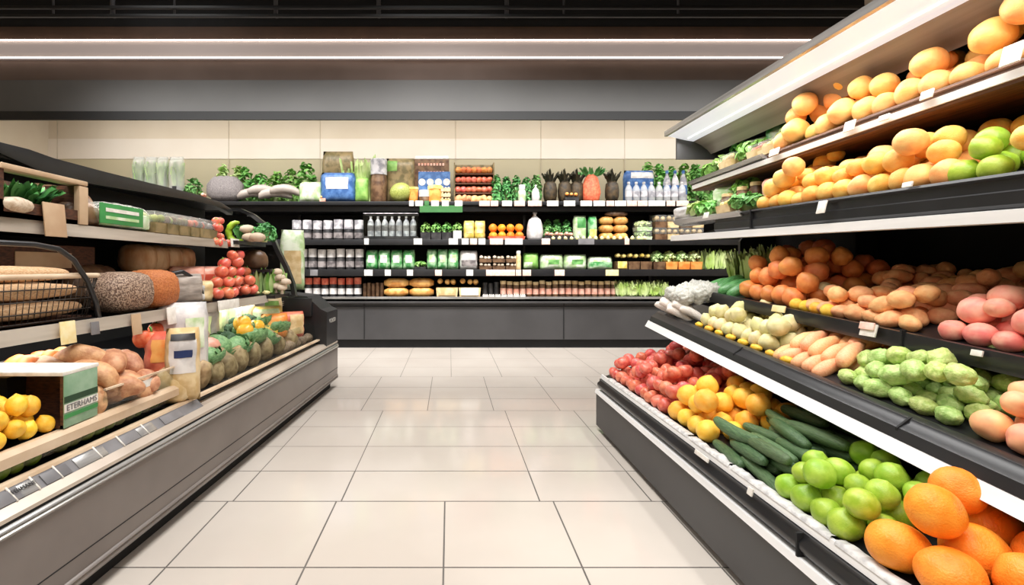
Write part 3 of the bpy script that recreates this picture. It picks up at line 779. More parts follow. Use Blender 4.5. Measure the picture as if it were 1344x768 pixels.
row_pouch(3, 752, 770, 283, 1, 'pk_pale', 'tall white and green leaf bag', 'beside the herb bundles', None, 'leaf_dark', lab_box=(-.5, .8, 0, .8))
row_pouch(3, 771, 783, 284, 1, 'pk_green', 'slim green bag with a yellow foot', 'beside the tall leaf bag', None, 'pk_yellow', lab_box=(-.8, .8, -.9, -.1))
for l in range(3):
    for i, a, b in cells(786, 823, 2):
        make_loaf('golden_loaf', (at((a + b) / 2, 0, YI).x, YI, SZ[3] + l * .128), W(b - a) * .95, .22, .125, 'bread', f"golden loaf in the stack near the slim green bag, {('lowest', 'middle', 'topmost')[l]} layer, {nth(i)} across", 'bread', 'stacked golden loaves')
make_loaf('crusty_loaf', (at(808, 0, YI).x, YI, SZ[3] + .385), W(28), .2, .08, 'pk_brown', 'dark crusty flat loaf lying on top of the golden loaf stack', 'bread')
for l in range(2):
    make_punnet('lime_pack', (at(843, 0, YI).x, YI, SZ[3] + l * .15), W(20), .2, .14, 'pk_pale', 'leaf_pale', .04, f"{'upper' if l else 'lower'} pale green pack between the golden loaves and the brown packs", 'pack', 'pale green packs', 'film')
for l in range(2):
    for i, a, b in cells(856, 920, 4):
        make_punnet('nut_pack', (at((a + b) / 2, 0, YI).x, YI, SZ[3] + l * .2), W(b - a) * .95, .22, .19, 'pk_brown' if i % 2 == 0 else 'pk_cream', 'pk_cream', .04, f"{'upper' if l else 'lower'} brown and cream nut pack, {nth(i)} from the pale green packs", 'pack', 'nut packs', 'film')
for i, a, b in cells(722, 850, 16):
    o = link('garlic_bulb', WHITE[i % 4], None, (at((a + b) / 2, 0, 7.735).x, 7.735, SZ[3] + .03), (R.uniform(-.3, .3), 0, i), .03)
    tag(o, f"small pale garlic bulb at the front edge of third shelf, {nth(i)} from the white sack", 'garlic', 'garlic bulbs along the third shelf')
# --- top shelf
for i, (x, w) in enumerate(((183, 17), (199, 17), (214, 15), (232, 20))):
    e = make_pouch('salad_bag', (at(x, 0, YI).x, YI, SZ[4]), W(w), hgt(206, 4), .16, 'film_milky', f"clear bag of pale leaves on a dark pot, {nth(i)} behind the black case trim", 'bag', 'clear salad bags')
    link('pot', cached(('pot', w), lambda: lathe_mesh('pot', [(W(w) * .25, 0), (W(w) * .36, .26), (W(w) * .3, .27)], 'pk_dark' if i != 1 else 'pk_brown', 14)), e)
    link('leaves', cached(('potl', w), lambda: leaf_mesh(30, hgt(210, 4) - .25, W(w) * .8, .09, 'leaf_pale', i, depth=.12)), e, (0, 0, .25))
for i, (x0, x1) in enumerate(((155, 172), (236, 262))):
    make_bush('green_bush', (at((x0 + x1) / 2, 0, YI).x, YI + .1, SZ[4]), W(x1 - x0), hgt(228, 4), .25, 'leaf_dark', f"{'small' if i == 0 else 'rounded'} dark green herb bush {'before' if i == 0 else 'after'} the clear salad bags", 'herbs', 'bushes on the top shelf', 160, .07, i)
make_loaf('net_roll', (at(296, 0, YI).x, YI, SZ[4] + .02), W(44), .3, hgt(233, 4), 'net_grey', 'thick grey net roll lying at the start of the top shelf', 'net roll')
make_punnet('small_red_box', (at(268, 0, YI).x, YI, SZ[4]), W(9), .15, .16, 'pk_pink', 'pk_pink', .03, 'small pinkish box beside the grey net roll', 'box')
for i in range(4):
    o = link('grey_root', DAIKON[i % 3], None, (at(333 + 15 * i, 0, YI).x, YI - .02 * i, SZ[4] + .14 + .05 * (i % 2)), (0, PI / 2 + .1 * (i % 2), .15), (.075, .075, .062))
    o.data = cached(('groot', i % 3), lambda: fruit('grey_root', 'fish_grey', 12, 18, length=4.2, power=.5, taper=.2, amp=.25, bend=.05, seed=i))
    tag(o, f"long grey root lying in the bundle, {nth(i)} from the grey net roll", 'root', 'grey roots on the top shelf')
for i, (x, w, y, m) in enumerate(((293, 14, 209, 'leaf_pale'), (312, 18, 210, 'leaf_pale'), (322, 20, 212, 'leaf_green'), (342, 24, 222, 'leaf_green'), (362, 24, 220, 'leaf_green'), (382, 26, 216, 'leaf_green'), (402, 26, 206, 'leaf_green'))):
    make_bush('leafy_bunch', (at(x, 0, 8.08).x, 8.08, SZ[4]), W(w) * 1.0, hgt(y, 4, 8.08), .25, m, f"leafy green bunch standing behind the grey roots, {nth(i)} from the net roll", 'greens', 'greens behind the grey roots', 150, .1, i)
make_pouch('cabbage_bag', (at(408, 0, 7.8).x, 7.8, SZ[4]), W(30), hgt(240, 4), .2, 'pk_pale', 'pale green cabbage bag slumped beside the blue bag', 'bag', None)
make_pouch('blue_bag', (at(444, 0, 7.78).x, 7.78, SZ[4] - .0), W(46), hgt(228, 4), .22, 'pk_blue', 'blue bag with a wide white label and tan stripe', 'bag', None, 'pk_white', (-.62, .62, -.15, .62), seed=2)
make_pouch('kraft_sack', (at(444, 0, 8.1).x, 8.1, SZ[4]), W(42, 8.1), hgt(199, 4, 8.1), .2, 'pk_kraft', 'tall brown-green kraft sack standing behind the blue bag', 'sack', None, seed=1)
make_punnet('orange_tub', (at(424, 0, 7.74).x, 7.74, SZ[4]), W(8), .07, .1, 'pk_pink', 'pk_orange', .02, 'little orange tub in front of the blue bag', 'tub')
make_leafy('chard_bunch', (at(474, 0, 7.95).x, 7.95, SZ[4]), W(34), hgt(199, 4), .25, 'leaf_pale', 'tall pale chard bunch between the kraft sack and brown jar', 'greens', None, 50, seed=2, upright=.85)
make_pouch('green_herb_bag', (at(475, 0, 7.8).x, 7.8, SZ[4]), W(18), hgt(234, 4), .16, 'leaf_green', 'bright green herb bag beside the blue bag', 'bag', None)
make_jar('brown_jar', (at(497, 0, 7.84).x, 7.84, SZ[4]), W(11), hgt(210, 4), 'pk_brown', 'pk_silver', 'large brown jar with a silver-grey top', 'jar', None, None, .36, .92)
make_leafy('celery_stalks', (at(493, 0, 8.12).x, 8.12, SZ[4]), W(26), hgt(201, 4, 8.12), .2, 'leaf_pale', 'light green celery stalks rising behind the brown jar', 'celery', None, 30, seed=3, upright=.8)
make_pouch('olive_sack', (at(526, 0, 7.98).x, 7.98, SZ[4]), W(40), hgt(206, 4), .22, 'pk_kraft', 'olive-brown sack between the brown jar and the brown box', 'sack', None, 'leaf_green', (-.9, -.2, .4, .9), seed=3)
o = link('green_melon', fruit('green_melon', 'pk_olive', 20, 14, length=1.1, amp=.05), None, (at(526, 0, 7.8).x, 7.8, SZ[4] + .16), (0, 1.4, 0), .16)
tag(o, 'olive green melon in front of the olive-brown sack', 'melon')
e = empty('brown_box', (at(567, 0, 8.05).x, 8.05, SZ[4]), 0, 'tall brown carton with a white top edge behind the blue poster pack', 'carton')
hb = hgt(208, 4, 8.05)
link('carton_body', box_mesh('carton_body', (-W(23), W(23), -.1, .1, 0, hb - .03), 'pk_brown', .01), e)
link('lid_edge', box_mesh('lid_edge', (-W(22), W(22), -.105, .105, hb - .03, hb + .02), 'tag_white', .006), e)
for j in range(2):
    for i in range(9):
        link('print_mark', cached('pmark', lambda: box_mesh('print_mark', (0, W(2.5), -.106, -.1, 0, .04), 'pk_pink')), e, (-W(18) + W(4) * i, 0, hb - .14 - .13 * j))
e = empty('blue_carton', (at(570, 0, 7.92).x, 7.92, SZ[4]), 0, 'blue display carton with a row of white round motifs', 'carton')
hb = hgt(226, 4, 7.92)
link('carton_body', box_mesh('carton_body', (-W(21), W(21), -.05, .05, 0, hb), 'pk_blue', .008), e)
for i in range(4):
    d = link('round_motif', cached('motif', lambda: lathe_mesh('round_motif', [(0, 0), (W(4.6), 0), (W(4.6), .006), (0, .006)], 'pk_white', 16)), e, (-W(16) + W(10.8) * i, -.05, hb - .17), (PI / 2, 0, 0))
make_jar('juice_cup', (at(542.5, 0, 7.8).x, 7.8, SZ[4]), W(6.5), hgt(246, 4, 7.8), 'pk_orange', 'pk_yellow', 'orange juice cup with yellow-green lid', 'cup', None, None, .14, 1.0)
make_jar('orange_pot', (at(571, 0, 7.8).x, 7.8, SZ[4]), W(9), hgt(244, 4, 7.8), 'pk_orange', 'pk_yellow', 'fat orange pot with a yellow lid before the blue carton', 'pot', None, None, .22, 1.0)
make_jar('white_dome_pot', (at(557, 0, 7.78).x, 7.78, SZ[4]), W(7), hgt(250, 4, 7.78), 'pk_brown', 'pk_white', 'brown pot under a white dome lid beside the fat orange pot', 'pot', None, None, .55, .95)
for l in range(3):
    make_punnet('cracker_tray', (at(585, 0, 7.8).x, 7.8, SZ[4] + l * .085), W(13), .14, .08, 'pk_cream', 'pk_cream', .02, f"little cream tray stacked by the orange pot, {('lowest', 'middle', 'topmost')[l]}", 'tray', 'cream trays')
e = empty('onion_crate', (at(621, 0, 8.0).x, 8.0, SZ[4]), 0, 'tall open brown crate stacked with tiers of reddish onions', 'crate')
hb = hgt(215, 4, 8.0)
link('crate_back', box_mesh('crate_back', (-W(25), W(27), .08, .1, 0, hb), 'pk_kraft', .004), e)
for l in range(4):
    link('crate_shelf', cached('cshelf', lambda: box_mesh('crate_shelf', (-W(25), W(27), -.1, .08, 0, .02), 'wood', .004)), e, (0, 0, l * hb * .235))
for sx in (-1, 1):
    link('crate_side', cached('cside', lambda: box_mesh('crate_side', (-.01, .01, -.1, .1, 0, hb), 'pk_kraft', .004)), e, (W(26) * sx + W(1), 0, 0))
for l in range(4):
    for i in range(7):
        o = link('red_onion', (POTATO, TOMATO, TOMATO, BROWN)[l][i % 3], None, (at(621, 0, 8).x - W(20) + W(6.9) * i, 7.94, SZ[4] + l * hb * .235 + .075), (R.uniform(0, 3), R.uniform(0, 3), 0), .055)
        tag(o, f"small reddish onion in the tall crate, {('lowest', 'second', 'third', 'topmost')[l]} tier, {nth(i)} from the blue carton", 'onion', 'onions in the tall crate')
for i, a, b in cells(645, 710, 5):
    make_bush('parsley_bunch', (at((a + b) / 2, 0, 7.95).x, 7.95, SZ[4]), W(b - a) * 1.06, hgt(222 + 3 * (i % 2), 4), .3, 'leaf_dark', f"curly parsley bunch on top shelf, {nth(i)} from the onion crate", 'parsley', 'parsley bunches', 260, .06, i)
make_jar('green_white_pot', (at(685, 0, 7.78).x, 7.78, SZ[4]), W(5), hgt(243, 4, 7.78), 'pk_pale', 'pk_white', 'small green pot with a white lid in front of parsley', 'pot', None, None, .25)
make_sack('white_garlic_bag', (at(703, 0, 7.78).x, 7.78, SZ[4]), W(10), hgt(243, 4, 7.78), 'pk_white', 'tiny white tied bag at the end of the parsley', 'bag')
for i, x in enumerate((722, 741, 757, 803)):
    e = empty('pineapple', (at(x, 0, 7.9).x, 7.9, SZ[4]), 0, f"dark brown pineapple with leafy crown, {nth(i)} from the parsley", 'pineapple', 'pineapples on the top shelf')
    mm('pineapple_skin', (84, 66, 40), (40, 34, 24), rough=.6, scale=16, bump=.8, bscale=30, var=.1)
    def pine():
        bm = bmesh.new(); lathe(bm, [(0, 0), (.08, .01), (.105, .1), (.11, .2), (.095, .31), (.05, .36), (0, .37)], 18, False)
        for v in bm.verts: v.co += v.co.normalized() * .02 * noise.noise(v.co * 25)
        return mesh('fruit_body', bm, 'pineapple_skin')
    link('fruit_body', cached('pine', pine), e)
    link('leaf_crown', cached('pinec', lambda: leaf_mesh(26, .24, .2, .05, 'leaf_brown', 3, .9, .4, .3)), e, (0, 0, .33))
make_punnet('golden_tray', (at(750, 0, 7.77).x, 7.77, SZ[4]), W(18), .1, .16, 'pk_dark', 'pk_orange', .03, 'dark tray of golden fruit below the pineapples', 'tray')
e = make_sack('red_net_sack', (at(776, 0, 7.86).x, 7.86, SZ[4]), W(22), hgt(228, 4, 7.86), 'net_red', 'red-orange net sack with a green top between the pineapples', 'sack', neck=False)
link('green_top', leaf_mesh(40, .14, .26, .07, 'leaf_dark', 5, .8, .4, .5), e, (0, 0, hgt(232, 4, 7.86)))
make_pouch('blue_pack', (at(838, 0, 8.08).x, 8.08, SZ[4]), W(42), hgt(224, 4, 8.08), .2, 'pk_blue', 'wide blue and white pack lying behind the clear bottles', 'pack', None, 'pk_white', (-.6, .9, .5, .9))
for i, a, b in cells(820, 900, 8):
    make_bottle('water_bottle', (at((a + b) / 2, 0, 7.84).x, 7.84, SZ[4]), W(b - a) * .46, hgt(239, 4, 7.84), 'bottle_clear', 'pk_white', f"clear water bottle on top shelf, {nth(i)} from the pineapples", 'bottle', 'clear bottles on the top shelf', 'pk_silver')
for i, a, b in cells(870, 902, 3):
    make_bottle('blue_bottle', (at((a + b) / 2, 0, 8.0).x, 8.0, SZ[4]), W(b - a) * .46, hgt(224, 4, 8.0), 'pk_silver', 'pk_blue', f"taller bottle with blue cap behind clear bottles, {nth(i)} from the blue pack", 'bottle', 'blue capped bottles', 'pk_blue')
for i, a, b in cells(842, 936, 6):
    make_bush('basil_plant', (at((a + b) / 2, 0, 8.2).x, 8.2, SZ[4]), W(b - a) * 1.06, hgt(204 + 3 * (i % 3), 4, 8.2), .28, 'leaf_green', f"bright green basil plant at the top shelf's end, {nth(i)} from the blue pack", 'basil', 'basil plants', 200, .09, i)
# ================================================================== RIGHT PRODUCE DISPLAY
YFAR, YNEAR = 3.86, .45
class Tier:
    def __init__(s, X, Ya, ha, Yb, hb, slope, yfar, w0=0): s.X, s.k, s.h0, s.Y0, s.slope, s.far, s.w0 = X, (hb - ha) / (Yb - Ya), ha, Ya, slope, yfar, w0
    def h(s, Y): return s.h0 + s.k * (Y - s.Y0)
    def path(s, Y1=None, n=12, Y0=YNEAR):
        Y1 = Y1 or s.far
        return [(s.X, Y0 + (Y1 - Y0) * i / n, s.h(Y0 + (Y1 - Y0) * i / n)) for i in range(n + 1)]
    def __call__(s, Y, v):
        c = 1 / math.sqrt(1 + s.slope ** 2)
        return Vector((s.X + .02 + v * c, Y, s.h(Y) - .012 + v * c * s.slope)), Vector((-s.slope * c, 0, c))
T5 = Tier(1.20, 1.3, .435, 3.8, .44, .21, YFAR)
T4 = Tier(1.55, 1.307, .769, 3.48, .955, .21, 3.52)
T3 = Tier(1.75, 1.476, 1.02, 3.4, 1.135, .21, 3.42)
T2 = Tier(1.775, 1.497, 1.585, 2.92, 1.625, .30, 3.75)
T1 = Tier(1.92, 1.62, 1.985, 3.85, 1.955, .30, 3.82)

rc = empty('produce_display_case', (1.2, 2.0, 0), 0, 'tall black tiered produce case with white rails, far end to the back wall', 'display case')
def rp(name, me, parent=None):
    o = link(name, me, parent or rc)
    if not parent: o.location = (-1.2, -2.0, 0)
    return o
base_path = [(1.17, y, 0) for y in (YNEAR, YFAR + .03)]
rp('base_panel', sweep('base_panel', [(0, .04), (.02, .04), (.02, .30), (0, .30)], base_path, 'charcoal_panel'))
rp('base_body', box_mesh('base_body', (1.19, 2.65, YNEAR, YFAR + .02, .03, .31), 'black_matte'))
rp('kick_plate', box_mesh('kick_plate', (1.24, 2.6, YNEAR, YFAR - .03, 0, .05), 'black_matte'))
rp('base_rim', sweep('base_rim', [(-.012, .298), (.03, .298), (.03, .325), (-.004, .325)], base_path, 'white_rail'))
rp('bumper', sweep('bumper', [(.02, -.115), (-.018, -.1), (-.03, -.08), (-.03, -.06), (-.012, -.045), (-.012, -.028), (.03, -.022), (.2, -.022), (.2, -.115)], T5.path(), 'black_satin', .9))
rp('front_lip', sweep('front_lip', [(-.004, -.024), (.014, -.024), (.014, .006), (.002, .006)], T5.path(), 'white_rail'))
def slab(name, T, dep, m='black_plastic', th=.018, far=None, v0=0):
    p = [(v0 + .012, -.012 - th + v0 * T.slope), (v0 + .012, -.012 + v0 * T.slope), (dep, -.012 + dep * T.slope), (dep, -.012 - th + dep * T.slope)]
    return rp(name, sweep(name, p, T.path(far), m))
tr5 = slab('tray', T5, .80)
tr4 = slab('tray', T4, .62)
tr3 = slab('tray', T3, .78)
tr2 = slab('tray', T2, .72)
tr1 = slab('tray', T1, .60)
# middle tier: white strip, black bumper
rp('middle_rail', sweep('middle_rail', [(-.10, -.108), (-.075, -.066), (-.06, -.066), (-.02, -.108)], T4.path(3.62), 'white_rail', .3))
rp('bumper', sweep('bumper', [(-.02, -.108), (-.06, -.068), (-.075, -.064), (-.062, -.03), (-.03, -.012), (-.022, 0), (-.002, .008), (.012, .006), (.014, -.02), (.3, .06), (.3, .02)], T4.path(3.6), 'black_satin', .6))
rp('front_lip', sweep('front_lip', [(-.012, -.06), (-.016, -.04), (-.01, .004), (.002, .006), (.014, -.004), (.014, -.03), (.1, -.02), (.1, -.06)], T3.path(), 'black_satin', .6))
# second shelf: black fascia above a white rail
rp('front_lip', sweep('front_lip', [(.0, -.105), (-.012, -.09), (-.012, -.05), (-.004, -.045), (-.004, -.01), (-.018, .0), (-.012, .01), (.012, .01), (.016, -.02), (.2, -.02), (.2, -.105)], T2.path(3.25), 'black_satin', .6))
rp('shelf_rail', sweep('shelf_rail', [(-.025, -.148), (-.025, -.108), (.0, -.104), (.05, -.104), (.05, -.148)], T2.path(3.86), 'white_rail', .5))
rp('shelf_underside', sweep('shelf_underside', [(.05, -.14), (.05, -.12), (.78, .1), (.78, .06)], T2.path(3.7), 'black_matte', .5))
rp('end_tray', sweep('end_tray', [(-.01, -.03), (-.03, .0), (-.02, .006), (.0, -.012), (.62, .17), (.62, .14), (.05, -.05)], [(x, y, z + .01) for x, y, z in T2.path(3.82, 4, 2.95)], 'silver', .6))
# top shelf: wooden boards over a white rail
rp('shelf_rail', sweep('shelf_rail', [(-.02, -.052), (-.022, -.022), (-.004, -.018), (.02, -.02), (.02, -.052)], T1.path(), 'white_rail', .5))
rp('wooden_fascia', sweep('wooden_fascia', [(.0, -.02), (.004, .0), (-.004, .004), (.002, .016), (.012, .02), (.014, -.02)], T1.path(2.95), 'wood', .3))
rp('wooden_underside', sweep('wooden_underside', [(-.012, -.066), (-.012, -.052), (.6, .02), (.6, -.02), (.3, -.05)], T1.path(), 'wood', .5))
rp('end_tray', sweep('end_tray', [(-.03, -.01), (-.045, .012), (-.03, .018), (.0, .0), (.5, .15), (.5, .13), (.03, -.02)], T1.path(3.84, 4, 2.95), 'silver', .6))
# canopy
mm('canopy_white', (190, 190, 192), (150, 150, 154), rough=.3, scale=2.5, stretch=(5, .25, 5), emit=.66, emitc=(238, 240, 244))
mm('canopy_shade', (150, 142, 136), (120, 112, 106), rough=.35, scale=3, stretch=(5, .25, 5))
cpath = [(0, YNEAR, 0), (0, 2, 0), (0, 3.86, 0)]
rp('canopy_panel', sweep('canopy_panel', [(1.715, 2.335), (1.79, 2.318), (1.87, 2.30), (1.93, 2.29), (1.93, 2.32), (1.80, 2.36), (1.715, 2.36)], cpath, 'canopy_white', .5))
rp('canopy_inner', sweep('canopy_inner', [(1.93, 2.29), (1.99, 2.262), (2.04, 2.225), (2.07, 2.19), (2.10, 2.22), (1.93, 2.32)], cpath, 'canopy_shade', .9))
rp('canopy_edge', sweep('canopy_edge', [(1.70, 2.33), (1.722, 2.328), (1.722, 2.368), (1.70, 2.368)], cpath, 'silver', .5))
rp('canopy_roof', sweep('canopy_roof', [(1.72, 2.362), (2.66, 2.40), (2.66, 2.44), (1.72, 2.372)], cpath, 'black_plastic', .5))
bm = bmesh.new(); tube(bm, [(1.86, YNEAR, 2.3), (1.86, 3.8, 2.3)], .005)
mm('case_lamp', (255, 255, 255), rough=.4, emit=1.4, emitc=(255, 252, 248))
rp('lamp_tube', mesh('lamp_tube', bm, 'case_lamp'))
rp('canopy_end', box_mesh('canopy_end', (1.80, 2.66, 3.86, 3.88, 2.15, 2.40), 'charcoal_panel'))
# back and end panel
rp('back_panel', box_mesh('back_panel', (2.58, 2.66, YNEAR, YFAR, .3, 2.42), 'black_matte'))
bm = bmesh.new()
prof = [(1.22, .3), (1.22, .42), (1.6, .56), (1.95, .74), (1.95, 1.0), (2.25, 1.05), (2.3, 1.3), (2.3, 1.5), (2.45, 1.7), (2.45, 2.15), (2.66, 2.15), (2.66, .3)]
a = [bm.verts.new((x, YFAR, z)) for x, z in prof]; b = [bm.verts.new((x, YFAR + .025, z)) for x, z in prof]
bm.faces.new(a); bm.faces.new(b[::-1])
for k in range(len(prof)): bm.faces.new((a[k], a[(k + 1) % len(prof)], b[(k + 1) % len(prof)], b[k]))
rp('end_panel', mesh('end_panel', bm, 'black_plastic', False))
for Y in (1.15, 2.05, 2.95):
    rp('bracket', box_mesh('bracket', (2.45, 2.58, Y - .01, Y + .01, 1.0, 2.2), 'black_matte'))
# clips, tags and joints on the rails
def clip(T, px, dx, w, h, m, dz=0, par=None, tiltx=0):
    Y = F * (T.X + dx) / (px - VX)
    o = rp('price_tag', cached(('clip', w, h, m), lambda: box_mesh('price_tag', (-.003, .003, -w / 2, w / 2, -h, 0), m, .001)), par or rc)
    o.location = (T.X + dx - .012 - 1.2, Y - 2.0, T.h(Y) + dz); o.rotation_euler = (0, .25, 0)
clip(T3, 1026, -.012, .1, .035, 'tag_yellow', .012); clip(T3, 1146, -.014, .075, .052, 'tag_white', .014); clip(T3, 1288, -.012, .035, .02, 'tag_white', 0)
clip(T3, 1143, -.02, .07, .03, 'tag_pink', .02)
clip(T2, 1084, -.02, .05, .06, 'tag_white', .0); clip(T2, 1196, -.01, .04, .02, 'tag_white', .028); clip(T2, 930, -.03, .06, .04, 'tag_white', .03)
clip(T1, 1120, -.02, .06, .05, 'tag_white', .01); clip(T1, 1222, -.02, .05, .035, 'tag_white', .015); clip(T1, 1020, -.02, .08, .04, 'tag_white', .015); clip(T1, 1336, -.02, .06, .07, 'tag_white', .06)
clip(T1, 1165, -.02, .05, .025, 'tag_white', -.02); clip(T5, 925, -.01, .12, .02, 'tag_white', -.01); clip(T5, 990, -.01, .03, .03, 'tag_white', .0)
def joint(T, Y, prof, m='black_matte'):
    rp('rail_joint', sweep('rail_joint', prof, [(T.X, Y - .004, T.h(Y)), (T.X, Y + .004, T.h(Y))], m))
joint(T5, 1.64, [(-.034, -.11), (-.034, -.03), (.01, -.03), (.01, -.11)])
joint(T4, 2.55, [(-.066, -.066), (-.066, -.03), (-.02, .004), (0, .0), (0, -.06)]); joint(T4, 1.62, [(-.066, -.066), (-.066, -.03), (-.02, .004), (0, .0), (0, -.06)])
joint(T3, 1.87, [(-.02, -.075), (-.02, .014), (.0, .014), (.0, -.075)]); joint(T2, 2.85, [(-.02, -.1), (-.02, .01), (0, .01), (0, -.1)])
# wire divider and film liners
mm('liner', (222, 220, 216), (180, 178, 176), rough=.35, scale=12, stretch=(1, 3, 4))
bm = bmesh.new()
for (Ya, Yb) in ((1.28, 1.52), (1.54, 2.08), (2.1, 2.44), (2.46, 3.7)):
    n = 24; prev = None
    for i in range(n + 1):
        Y = Ya + (Yb - Ya) * i / n; h = T5.h(Y)
        w = .012 * noise.noise(Vector((Y * 18, 0, 1)))
        q = [bm.verts.new((1.198, Y, h + .0)), bm.verts.new((1.205 + w * .4, Y, h + .014 + w * .5)), bm.verts.new((1.235, Y, h + .012 + w))]
        if prev:
            for k in range(2): bm.faces.new((prev[k], q[k], q[k + 1], prev[k + 1]))
        prev = q
rp('film_liner', mesh('film_liner', bm, 'liner'))

def Yx(T, x, dx=.05): return F * (T.X + dx) / (x - VX)        # depth at which the lip of a tier meets photo column x
# ---- bottom tray
pile('red_apple', T5, 2.78, 3.82, .02, .70, .045, APPLE, 'small red apple', 'apple', 'far end', 'red apples in the bottom tray', 'in bottom tray', 2, p2=.85)
pile('yellow_orange', T5, 2.30, 2.78, .02, .56, .052, YELLOW, 'yellow orange', 'orange', 'red apples', 'yellow oranges in the bottom tray', 'in bottom tray', 2, p2=.85)
pile('cucumber', T5, 1.86, 2.30, .02, .66, .027, CUKE, 'dark green cucumber', 'cucumber', 'yellow oranges', 'cucumbers in the bottom tray', 'in bottom tray', 3, 'lip', 4.0, 1.0, .85, jit=.2)
pile('lime', T5, 1.45, 1.86, .01, .46, .044, LIME, 'round green lime', 'lime', 'cucumbers', 'limes in the bottom tray', 'in bottom tray', 2, p2=.85, jit=.2, size_var=.14)
pile('long_green_fruit', T5, 1.42, 1.74, .45, .70, .03, LONG, 'slim green gourd', 'gourd', 'cucumbers', 'green gourds behind the limes', 'in bottom tray', 3, 'across', 1.0, 2.3, .9)
pile('large_orange', T5, .80, 1.46, .01, .46, .068, DEEP, 'large orange', 'orange', 'limes', 'large oranges in the bottom tray', 'in bottom tray', 2, p2=.6, size_var=.12)
# ---- middle tray
pile('white_onion', T4, 2.40, 3.12, .03, .56, .042, WHITE, 'creamy white onion', 'onion', 'white radishes', 'white onions in the middle tray', 'in middle tray', 2, p2=.85)
pile('carrot', T4, 2.02, 2.40, .02, .56, .03, CARROT, 'pale orange carrot', 'carrot', 'white onions', 'carrots in the middle tray', 'in middle tray', 2, 'across', 1.1, 2.3, .9)
pile('chayote', T4, 1.50, 2.02, .02, .58, .032, CHAYOTE, 'lumpy green chayote', 'chayote', 'carrots', 'chayotes in the middle tray', 'in middle tray', 2, 'tumble', 1.25, 1.0, .9, size_var=.15)
pile('peach', T4, 1.05, 1.50, .02, .5, .043, PEACH, 'rosy peach', 'peach', 'chayotes', 'peaches in the middle tray', 'in middle tray', 2, p2=.8, size_var=.15)
# ---- third tray
pile('green_marrow', T3, 3.03, 3.41, .01, .24, .04, BCUKE, 'glossy green marrow', 'marrow', 'far end', 'marrows in the third tray', 'in third tray', 2, 'across', 1.1, 2.6, .8)
pile('rusty_orange', T3, 2.46, 3.03, .02, .66, .05, BROWN, 'rusty orange', 'orange', 'marrows', 'rusty oranges in the third tray', 'in third tray', 3, p2=.85, top_from=.1)
pile('golden_potato', T3, 1.86, 2.46, .02, .72, .034, POTATO, 'golden pink potato', 'potato', 'rusty oranges', 'potatoes in the third tray', 'in third tray', 2, 'tumble', 1.2, 1.0, .75)
pile('pink_fruit', T3, 1.2, 1.80, .02, .6, .04, PINK, 'pink pear-shaped fruit', 'fruit', 'potatoes', 'pink fruit in the third tray', 'in third tray', 2, 'tumble', 1.1, 1, .8, size_var=.2)
# ---- shelf above
pile('orange', T2, 1.3, 2.86, .0, .46, .047, ORANGE + PALE[:2], 'plump orange', 'orange', 'packed greens', 'oranges on the black-fronted shelf', 'on black-fronted shelf', 2, p2=.85, size_var=.16,
     skip=lambda Y, v: abs(Y - 1.66) < .11 and v < .3)
pile('green_lime', T2, 1.56, 1.77, .0, .28, .045, LIME, 'yellow-green lime', 'lime', 'packed greens', 'limes among the oranges', 'on black-fronted shelf', 2, p2=.7)
# ---- top shelf
pile('pale_orange', T1, 1.2, 2.92, .0, .4, .056, PALE, 'big pale orange', 'orange', 'packed greens', 'pale oranges on the top shelf', 'on topmost wooden shelf', 2, p2=.7, size_var=.22)
# ---- far-end goods
def tier_pt(T, Y, v, up=0):
    p, n = T(Y, v); return p + n * up
k = 0
for Y in (3.47, 3.41, 3.35, 3.29):
    for v in (.03, .12, .21):
        o = link('cauliflower', CAULI[k % 3], None, tier_pt(T4, Y, v, .05) + Vector((0, .0, .11)), (R.uniform(-.4, .4), R.uniform(-.4, .4), k), .056 + .006 * (k % 3))
        tag(o, f"white cauliflower heaped at the middle tray's far end, {nth(k % 3)} inward, {('outermost', 'second', 'third', 'innermost')[k // 3]} row", 'cauliflower', 'cauliflowers'); k += 1
for i in range(9):
    Y = 3.50 - .032 * i; v = -.01 + .03 * (i % 3)
    o = link('white_radish', DAIKON[i % 3], None, tier_pt(T4, Y, v + .03, .03 + .03 * (i % 2)), (R.uniform(-.15, .15), PI / 2 + .6, R.uniform(-.3, .3) - .3), .027)
    tag(o, f"long white radish in the bunch at the middle tray's far lip, {nth(i)} from the end", 'radish', 'white radishes')
# yellow squash slices along the lip of the middle tray
for i in range(8):
    o = link('yellow_squash', SWEET[i % 3], None, tier_pt(T4, 3.10 - .115 * i, .02, .016), (PI / 2, 0, R.uniform(-.3, .3)), .018)
    o.data = cached(('ysq', i % 3), lambda: fruit('yellow_squash', 'lemon_skin', 12, 14, length=2.0, power=.75, amp=.2, bend=.12, seed=i))
    tag(o, f"thin yellow squash lying along the lip before the white onions, {nth(i)} from the far end", 'squash', 'yellow squashes on the lip')
for i in range(4):
    o = link('dark_leaf_marrow', BCUKE[i % 2], None, tier_pt(T4, 3.12 - .05 * i, .3, .05), (.2, PI / 2 - .3, .1), .03)
    o.data = cached('dkm', lambda: fruit('dark_leaf_marrow', 'pk_olive', 14, 18, length=2.9, power=.55, amp=.1, bend=.03, seed=4))
    tag(o, f"olive yellow marrow behind the white onions, {nth(i)} from the far end", 'marrow', 'olive marrows')
for i in range(6):
    make_leafy('romaine_lettuce', tier_pt(T3, 3.38 - .13 * (i % 3), .30 + .15 * (i // 3), 0) , .16, .24, .16, 'leaf_lettuce', f"pale romaine head behind the marrows, {('front', 'rear')[i // 3]} row, {nth(i % 3)} from the far end", 'lettuce', 'romaine heads', 46, seed=i % 3, stalk='leaf_pale', upright=.75)
